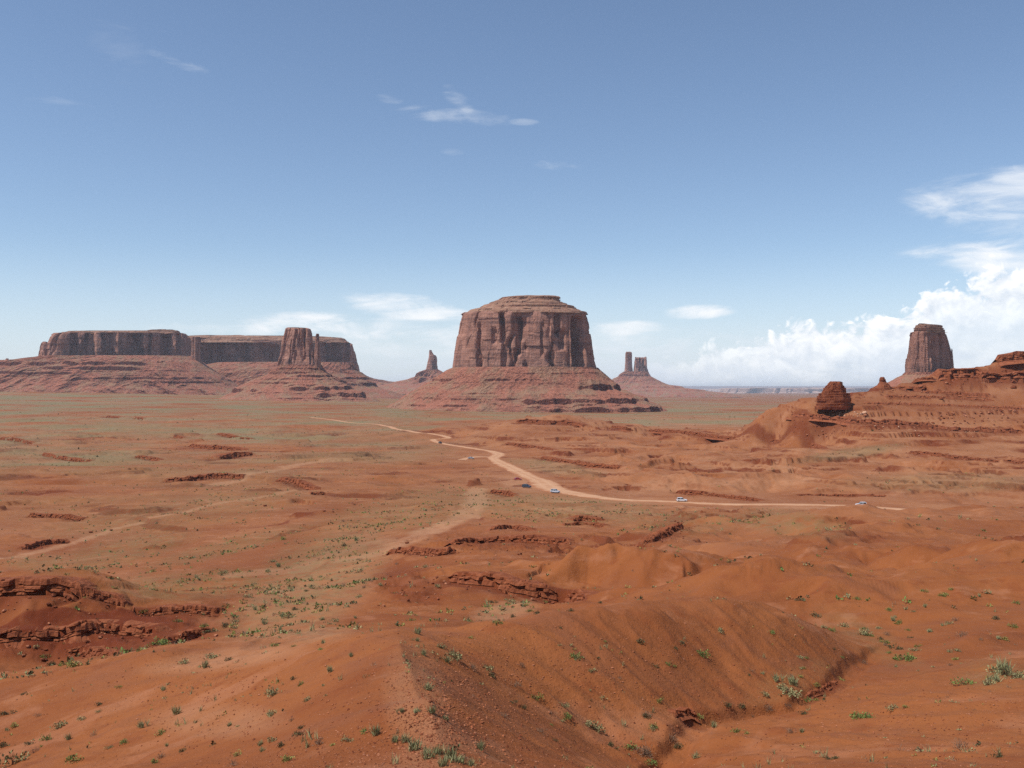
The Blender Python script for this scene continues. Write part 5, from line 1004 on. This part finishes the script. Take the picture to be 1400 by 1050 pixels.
def stems(rg):
    V, Fc = [], []
    for k in range(9):
        a = rg.uniform(0, 6.3); tip = np.array([math.cos(a) * .3 * rg.rand(), math.sin(a) * .3 * rg.rand(), rg.uniform(.25, .5)]); b = np.array([rg.normal() * .04, rg.normal() * .04, -0.06]); r = 0.012; i = len(V)
        for q in range(3): e = np.array([math.cos(q * 2.1), math.sin(q * 2.1), 0]) * r; V += [b + e, tip + e * .4]
        for q in range(3): j = (q + 1) % 3; Fc.append((i + 2 * q, i + 2 * j, i + 2 * j + 1, i + 2 * q + 1))
    return np.array(V), np.array(Fc)
SHR = {}
for k, (mt, ds) in KIND.items():
    SHR[k] = []
    for i in range(4):
        rg = np.random.RandomState(900 + i + 7 * len(SHR)); fo = proto('foliage', *blades(rg, 170 if k != 'grass' else 110, k), mt); st_ = proto('stems', *stems(rg), M['stem']) ; SHR[k].append((fo, st_))
def zone(px, py):
    if px < 330: return 'on the red slope at lower left'
    if px < 520: return 'on the left flank of the central spur'
    if px < 690 and py > 940: return 'on the gravelly crest of the central spur'
    if py < 850: return 'in the flats and gullies behind the spur'
    if px < 1000 and py < 960: return 'on the shaded bowl of the central spur'
    if px < 1130: return 'in the gully at the foot of the bowl'
    return 'on the hill slope at lower right'
n_ind = 0
def shrub(px, py, kind, wpx, rmin=14.0):
    global n_ind
    if kind == 'grass': wpx *= 0.78
    x, y, z = cast(px, py, rmin); w = wpx * y / F; fo, st_ = SHR[kind][RG.randint(4)]; lab = KIND[kind][1] + ' ' + zone(px, py)
    r = empty('grass_tuft' if kind == 'grass' else 'desert_shrub', (x, y, z - 0.01), RG.uniform(0, 6.3)); r.scale = (w, w, w * RG.uniform(.75, 1.1))
    r.scale = r.scale * 1.18; tag(r, lab, 'grass tuft' if kind == 'grass' else 'shrub', 'plants: ' + lab)
    for p_ in (fo, st_):
        c = p_.copy(); COL.objects.link(c); c.parent = r
    n_ind += 1
for px, py, k, w in ((11, 976, 'dark', 16), (22, 993, 'yellow', 13), (82, 993, 'sage', 19), (66, 1010, 'green', 13), (42, 1017, 'dark', 11), (5, 1020, 'dark', 14), (48, 1028, 'dry', 13), (103, 1039, 'green', 17), (19, 1044, 'sage', 30), (172, 1014, 'green', 12), (221, 1002, 'green', 13), (194, 994, 'grass', 14), (251, 1026, 'dark', 10), (222, 1034, 'dry', 12), (212, 1042, 'green', 12),
        (326, 1032, 'yellow', 13), (371, 978, 'sage', 17), (376, 949, 'sage', 19), (421, 957, 'sage', 13), (410, 1004, 'dark', 13), (413, 994, 'dark', 11), (437, 1017, 'dry', 17), (374, 1012, 'sage', 13), (386, 1019, 'dark', 12), (402, 928, 'dark', 9), (411, 936, 'green', 10), (392, 1039, 'yellow', 20), (321, 1046, 'dry', 14), (244, 975, 'grass', 16), (289, 899, 'sage', 17), (313, 902, 'dark', 9), (254, 906, 'sage', 13), (281, 912, 'grass', 12),
        (288, 864, 'dark', 14), (307, 856, 'dark', 12), (395, 845, 'sage', 14), (376, 883, 'green', 10), (64, 898, 'green', 12), (101, 911, 'yellow', 20), (90, 908, 'green', 13), (72, 909, 'dark', 12), (244, 850, 'green', 9), (196, 836, 'green', 9), (225, 880, 'green', 20), (212, 881, 'green', 14), (190, 890, 'yellow', 11), (35, 948, 'dark', 8), (55, 978, 'dry', 9), (164, 939, 'green', 8), (225, 943, 'grass', 10), (130, 1004, 'dry', 10), (150, 1022, 'sage', 10), (95, 1010, 'grass', 12),
        (570, 866, 'grass', 13), (571, 876, 'grass', 10), (604, 886, 'sage', 13), (621, 899, 'sage', 21), (612, 905, 'grass', 14), (580, 895, 'grass', 12), (666, 915, 'sage', 15), (672, 924, 'dark', 13), (646, 914, 'dry', 14), (704, 938, 'dry', 14), (732, 955, 'green', 14), (714, 911, 'dry', 12), (786, 899, 'green', 14), (875, 878, 'dark', 12), (773, 980, 'green', 16), (771, 966, 'sage', 12), (754, 975, 'dry', 11), (861, 1022, 'green', 16), (882, 1032, 'dry', 20),
        (893, 995, 'sage', 12), (882, 979, 'dry', 13), (814, 998, 'sage', 22), (802, 990, 'sage', 14), (834, 1017, 'dark', 11), (586, 943, 'grass', 14), (591, 974, 'grass', 17), (570, 974, 'grass', 13), (550, 973, 'grass', 11), (611, 984, 'grass', 12), (564, 1024, 'grass', 28), (555, 1014, 'grass', 16), (585, 1036, 'grass', 24), (600, 1030, 'grass', 22), (616, 1036, 'grass', 24), (628, 1042, 'grass', 20), (645, 1046, 'grass', 16), (606, 1046, 'grass', 20), (657, 1024, 'grass', 18),
        (498, 1000, 'green', 13), (475, 1013, 'sage', 14), (514, 1004, 'grass', 20), (539, 1013, 'grass', 14), (411, 1002, 'dark', 9), (453, 918, 'grass', 12), (480, 897, 'grass', 9), (455, 1018, 'yellow', 8), (700, 960, 'dark', 11), (690, 980, 'dry', 12), (740, 1000, 'dry', 13), (760, 1012, 'dark', 8),
        (959, 896, 'green', 16), (932, 879, 'dark', 10), (923, 886, 'dark', 8), (898, 912, 'dark', 10), (912, 908, 'green', 8), (985, 864, 'sage', 12), (1117, 843, 'dark', 14), (1152, 856, 'sage', 12), (1184, 868, 'sage', 19), (1209, 878, 'green', 10), (1226, 887, 'dark', 13), (1233, 901, 'green', 19), (1244, 902, 'green', 14), (1251, 889, 'sage', 12), (1215, 834, 'green', 9), (1313, 870, 'dry', 14), (1384, 857, 'green', 10), (1361, 846, 'dark', 11),
        (1316, 935, 'green', 22), (1376, 922, 'grass', 28), (1386, 926, 'sage', 24), (1365, 919, 'sage', 22), (1349, 936, 'sage', 18), (1358, 930, 'grass', 20), (1172, 980, 'green', 18), (1186, 980, 'green', 18), (1097, 975, 'dark', 12), (1220, 968, 'sage', 14), (1236, 966, 'yellow', 9), (1310, 1021, 'dry', 22), (1363, 1034, 'dark', 15), (1133, 1037, 'dark', 10), (1141, 1036, 'dark', 11), (1082, 1001, 'dry', 11), (1007, 1000, 'green', 13), (1020, 1002, 'yellow', 9), (1095, 1000, 'grass', 10),
        (919, 1012, 'dry', 22), (926, 1020, 'dark', 14), (881, 1030, 'dry', 24), (889, 1044, 'green', 14), (950, 1035, 'grass', 13), (956, 980, 'yellow', 13), (1013, 966, 'dark', 12), (993, 964, 'dark', 12), (1050, 969, 'dry', 14), (1078, 949, 'sage', 26), (1068, 942, 'sage', 18), (1086, 936, 'grass', 20), (1101, 957, 'green', 11), (883, 979, 'dark', 12), (893, 993, 'green', 10), (975, 993, 'grass', 12), (1045, 950, 'sage', 12), (1060, 930, 'grass', 14)):
    shrub(px, py, k, w)
# lesser ones thickening the same ground, up to about 300 in all
bushk = ['sage', 'sage', 'dark', 'green', 'yellow', 'dry', 'grass']; tries = 0
ZN = ((430, 800, 90, 40, 30), (690, 835, 40, 10, 14), (1190, 870, 60, 18, 20), (1090, 935, 60, 22, 14), (1300, 860, 90, 40, 22), (400, 860, 60, 16, 14), (250, 1000, 130, 40, 16), (820, 920, 120, 50, 16), (1240, 960, 120, 45, 10), (60, 980, 60, 40, 10), (1330, 800, 70, 30, 12))
for cx, cy, sx, sy, n in ZN:
    for _ in range(n):
        if n_ind >= 298: break
        px, py = RG.normal(cx, sx), RG.normal(cy, sy)
        if 2 < px < 1398 and 700 < py < 1045: shrub(px, py, bushk[RG.randint(7)], RG.uniform(5, 10))
# the rest of the scrub over the desert floor: one mass of many hundred small bushes
def scrub():
    V, Fc, Mi, cnt = [], [], [], 0; rg = np.random.RandomState(77); lows = []
    ks = list(KIND)
    for k in range(6): lows.append([blades(np.random.RandomState(40 + k * 5 + i), 14, ks[k])[0] * np.array([1.0, 1.0, 1.0]) for i in range(3)])
    N = 190000; az = rg.uniform(-.53, .53, N); lr = rg.uniform(math.log(75), math.log(3300), N)
    fi = np.interp(lr, LR, np.arange(NR)).astype(int); fj = np.interp(az, AZ, np.arange(NC)).astype(int); vg = veg[fi, fj]
    x = np.exp(lr) * np.sin(az); y = np.exp(lr) * np.cos(az); clump = sstep(-0.25, 0.75, fbm(x / 16, y / 16, 3, 401)) * (0.5 + 0.8 * sstep(-.2, .5, fbm(x / 70, y / 55, 3, 403)))
    keep = rg.rand(N) < np.clip((vg * 0.85 + 0.05) * clump, 0, 1) * np.where(lr > math.log(420), 0.75, 0.8)
    for P, ln in ((road_geo[0][1], 8.0), (road_geo[1][1], 6.0)):
        for q in P[::6]: keep &= ((x - q[0]) ** 2 + (y - q[1]) ** 2) > ln * ln
    x, y, lr = x[keep], y[keep], lr[keep]; n_main = len(x)
    na = 5200; a2 = rg.uniform(-.50, .50, na); l2 = rg.uniform(math.log(21), math.log(125), na); x2, y2 = np.exp(l2) * np.sin(a2), np.exp(l2) * np.cos(a2)
    k2 = rg.rand(na) < 0.62 * sstep(-0.05, 0.55, fbm(x2 / 7, y2 / 7, 3, 411)) * (0.35 + 0.65 * sstep(math.log(25), math.log(60), l2)); x, y, lr = np.append(x, x2[k2]), np.append(y, y2[k2]), np.append(lr, l2[k2]); z = terr(x, y)
    for i in range(len(x)):
        r = math.exp(lr[i]); small = i >= n_main; big_ = rg.rand() < (0.035 if r < 1500 else 0.16) and r > 600
        w = (rg.uniform(.35, 1.0) + 0.45 * sstep(200, 650, r)) * (2.2 if big_ else 1.0); w = rg.uniform(.10, .34) if small else w; k = rg.choice([0, 0, 5, 5, 5, 4, 3, 1]) if small else rg.choice([1, 1, 4]) if big_ else rg.choice(6, p=[.30, .20, .18, .17, .10, .05]); lv = lows[k][rg.randint(3)]
        lf = 1.7 if k != 5 else 1.0; c4 = lv.reshape(-1, 4, 3); ctr = c4.mean(1, keepdims=True); c4 = ctr + (c4 - ctr) * (2.6 if k != 5 else 1.6)
        c4 = c4[:(14 if r < 230 else 7 if r < 500 else 5)]
        if r > 230: ct_ = c4.mean(1, keepdims=True); c4 = ct_ * 0.8 + (c4 - ct_) * 1.6
        a = rg.uniform(0, 6.3); ca, sa = math.cos(a), math.sin(a); q = c4.reshape(-1, 3) * w
        V.append(np.column_stack([q[:, 0] * ca - q[:, 1] * sa + x[i], q[:, 0] * sa + q[:, 1] * ca + y[i], q[:, 2] + z[i]])); m_ = len(q); Fc.append(np.arange(m_).reshape(-1, 4) + cnt); Mi.append(np.full(m_ // 4, k)); cnt += m_
    o = mesh_np('desert_scrub', np.concatenate(V), np.concatenate(Fc), None, mats=[KIND[k][0] for k in ks], midx=np.concatenate(Mi)); o['kind'] = 'stuff'
    print('scrub bushes', len(x), 'shrubs', n_ind)
scrub()

# ------------------------------------------------------------------ cars on the dirt road
M['glass'] = simple_mat('car_glass', (0.02, 0.025, 0.03), 0.08, 0.0, spec=0.6); M['tyre'] = simple_mat('tyre_rubber', (0.025, 0.022, 0.02), 0.9, 0.2); M['rim'] = simple_mat('wheel_alloy', (0.45, 0.45, 0.46), 0.35, 0.0, metal=0.8)
M['lamp'] = simple_mat('headlight_lens', (0.75, 0.76, 0.78), 0.15, 0.0, spec=0.6); M['tail'] = simple_mat('tail_lens', (0.35, 0.02, 0.02), 0.25, 0.0, spec=0.5); M['trim'] = simple_mat('dark_trim', (0.04, 0.04, 0.042), 0.6)
def paint(name, c): return simple_mat(name, c, 0.28, 0.06, 1.5, spec=0.5)
def loft(secs):
    """secs: (x, [(y, z) half profile from bottom centre outwards to top centre]) -> closed shell"""
    rings = []
    for x, pr in secs: rings.append([(x, y, z) for y, z in pr] + [(x, -y, z) for y, z in reversed(pr)])
    k = len(rings[0]); v = np.array([p for r in rings for p in r]); f = grid_faces(len(rings), k, wrap=True); caps = [tuple(range(k))[::-1], tuple(range((len(rings) - 1) * k, len(rings) * k))]
    return v, [f, np.array(caps)]
def cyl(r, w, n=20, r2=None):
    a = np.arange(n) * 2 * np.pi / n; rr = [(r * .92, -w / 2), (r, -w / 2 + .03), (r, w / 2 - .03), (r * .92, w / 2)]
    v = np.concatenate([np.column_stack([np.cos(a) * q, np.full(n, y), np.sin(a) * q]) for q, y in rr]); return v, [grid_faces(4, n, wrap=True), np.array([tuple(range(n))[::-1]]), np.array([tuple(range(3 * n, 4 * n))])]
def car(px, py, head, pm, label, kind='suv', scale=1.0, D=None):
    if D: x, y = D * (px - CX) / F, D; z = float(terr(x, y)[0])
    else: x, y, z = cast(px, py, 250)
    r = empty('parked_car' if 'parked' in label else 'car', (x, y, z + 0.13), math.radians(head)); tag(r, label, 'car'); r.scale = (scale * 0.93,) * 3
    tall = kind == 'suv'; Hh = 1.78 if tall else 1.45; hood = 1.08 if tall else 0.92; belt = 1.12 if tall else 0.98; g0 = 0.28
    def sec(x, w, z0, z1): return (x, [(0, z0), (w * .86, z0), (w, z0 + .12), (w, z0 + (z1 - z0) * .6), (w * .96, z1 - .05), (w * .82, z1), (0, z1 + .02)])
    b = mesh_np('body', *loft([sec(-2.32, .70, .42, .86), sec(-2.25, .84, .34, belt - .06), sec(-1.9, .90, g0, belt), sec(-.4, .92, g0, belt), sec(.85, .92, g0, belt - .01), sec(1.15, .91, g0, hood), sec(1.95, .88, .30, hood - .10), sec(2.25, .78, .36, hood - .2), sec(2.33, .64, .44, .72)]), pm, r)
    rear = -2.1 if tall else -1.75; rt = -1.85 if tall else -1.15; fr = 1.05; ft = .25
    def cab(x, w, z0, z1): return (x, [(0, z0), (w, z0), (w * .97, z0 + (z1 - z0) * .5), (w * .90, z1), (0, z1)])
    zb = belt - .03
    mesh_np('windows', *loft([cab(rear, .80, zb, zb + .03), cab(rt, .84, zb, Hh - .08), cab(-.6, .85, zb, Hh - .06), cab(ft, .84, zb, Hh - .08), cab(fr, .80, zb, zb + .03)]), M['glass'], r)
    mesh_np('roof', *loft([cab(rt - .05, .74, Hh - .10, Hh - .06), cab(rt + .15, .77, Hh - .09, Hh - .01), cab(-.5, .78, Hh - .08, Hh), cab(ft - .1, .77, Hh - .09, Hh - .02), cab(ft + .05, .74, Hh - .10, Hh - .06)]), pm, r)
    pv_, pf_, c0 = [], [], 0    # pillars in body colour, a few millimetres proud of the glass
    for sx in (1, -1):
        for (xa, xb, w) in ((-.55, -.50, .07), (fr - .05, ft, .06), (rear + .08, rt + .02, .09)):
            q = np.array([(xa - w, sx * .812, zb), (xa + w, sx * .812, zb), (xb + w, sx * .782, Hh - .07), (xb - w, sx * .782, Hh - .07)]); q[:, 1] += sx * .05
            q2 = q.copy(); q2[:, 1] -= sx * .09; pv_.append(np.vstack([q, q2])); pf_.append(np.array([(0, 1, 2, 3), (7, 6, 5, 4), (0, 4, 5, 1), (2, 6, 7, 3), (1, 5, 6, 2), (3, 7, 4, 0)]) + c0); c0 += 8
    mesh_np('window_pillars', np.concatenate(pv_), np.concatenate(pf_), pm, r)
    for wx in (1.42, -1.38):
        for wy in (.80, -.80):
            v, f = cyl(.34, .22); w_ = mesh_np('wheel', v + np.array([wx, wy, .34]), f, M['tyre'], r); v, f = cyl(.21, .235, 12); mesh_np('rim', v + np.array([wx, wy, .34]), f, M['rim'], w_)
    for sy in (.58, -.58):
        v, f = cyl(.10, .10, 10); v = v[:, [1, 0, 2]] * np.array([1, 1.5, .8]); mesh_np('headlight', v + np.array([2.26, sy, .72]), f, M['lamp'], r); mesh_np('tail_light', v + np.array([-2.27, sy * 1.1, .86]), f, M['tail'], r)
    for xx in (2.30, -2.30): mesh_np('bumper', *loft([(xx - .08, [(0, .36), (.80, .36), (.82, .46), (.80, .56), (0, .56)]), (xx + .08, [(0, .38), (.70, .38), (.72, .46), (.70, .54), (0, .54)])]), M['trim'], r)
    return r
silver = paint('silver_paint', (0.46, 0.49, 0.54)); white_ = paint('white_paint', (0.66, 0.67, 0.69)); navy = paint('dark_blue_paint', (0.03, 0.04, 0.065)); redp = paint('red_paint', (0.42, 0.035, 0.03)); grey = paint('grey_paint', (0.33, 0.33, 0.35)); blk = paint('black_paint', (0.025, 0.022, 0.024))
car(759, 674, -35, silver, 'silver car with dark windows driving off the wide bend of the dirt road', 'suv')
car(932, 686, -4, white_, 'white and silver estate car on the straight dirt road, seen from its side', 'suv')
car(720, 667, -30, navy, 'dark navy car parked on the turnout left of the silver car', 'suv')
car(708, 656.5, 10, redp, 'red car parked at the back of the turnout', 'sedan', 0.95)
car(644, 627.5, -20, grey, 'small grey car on the side track left of the road bend', 'sedan')
car(602, 606.5, -60, blk, 'tiny dark car farthest away up the dirt road', 'suv')
car(1177, 691, 172, white_, 'white car whose roof alone shows over the red hill at right', 'suv', D=391)
#--TAIL--
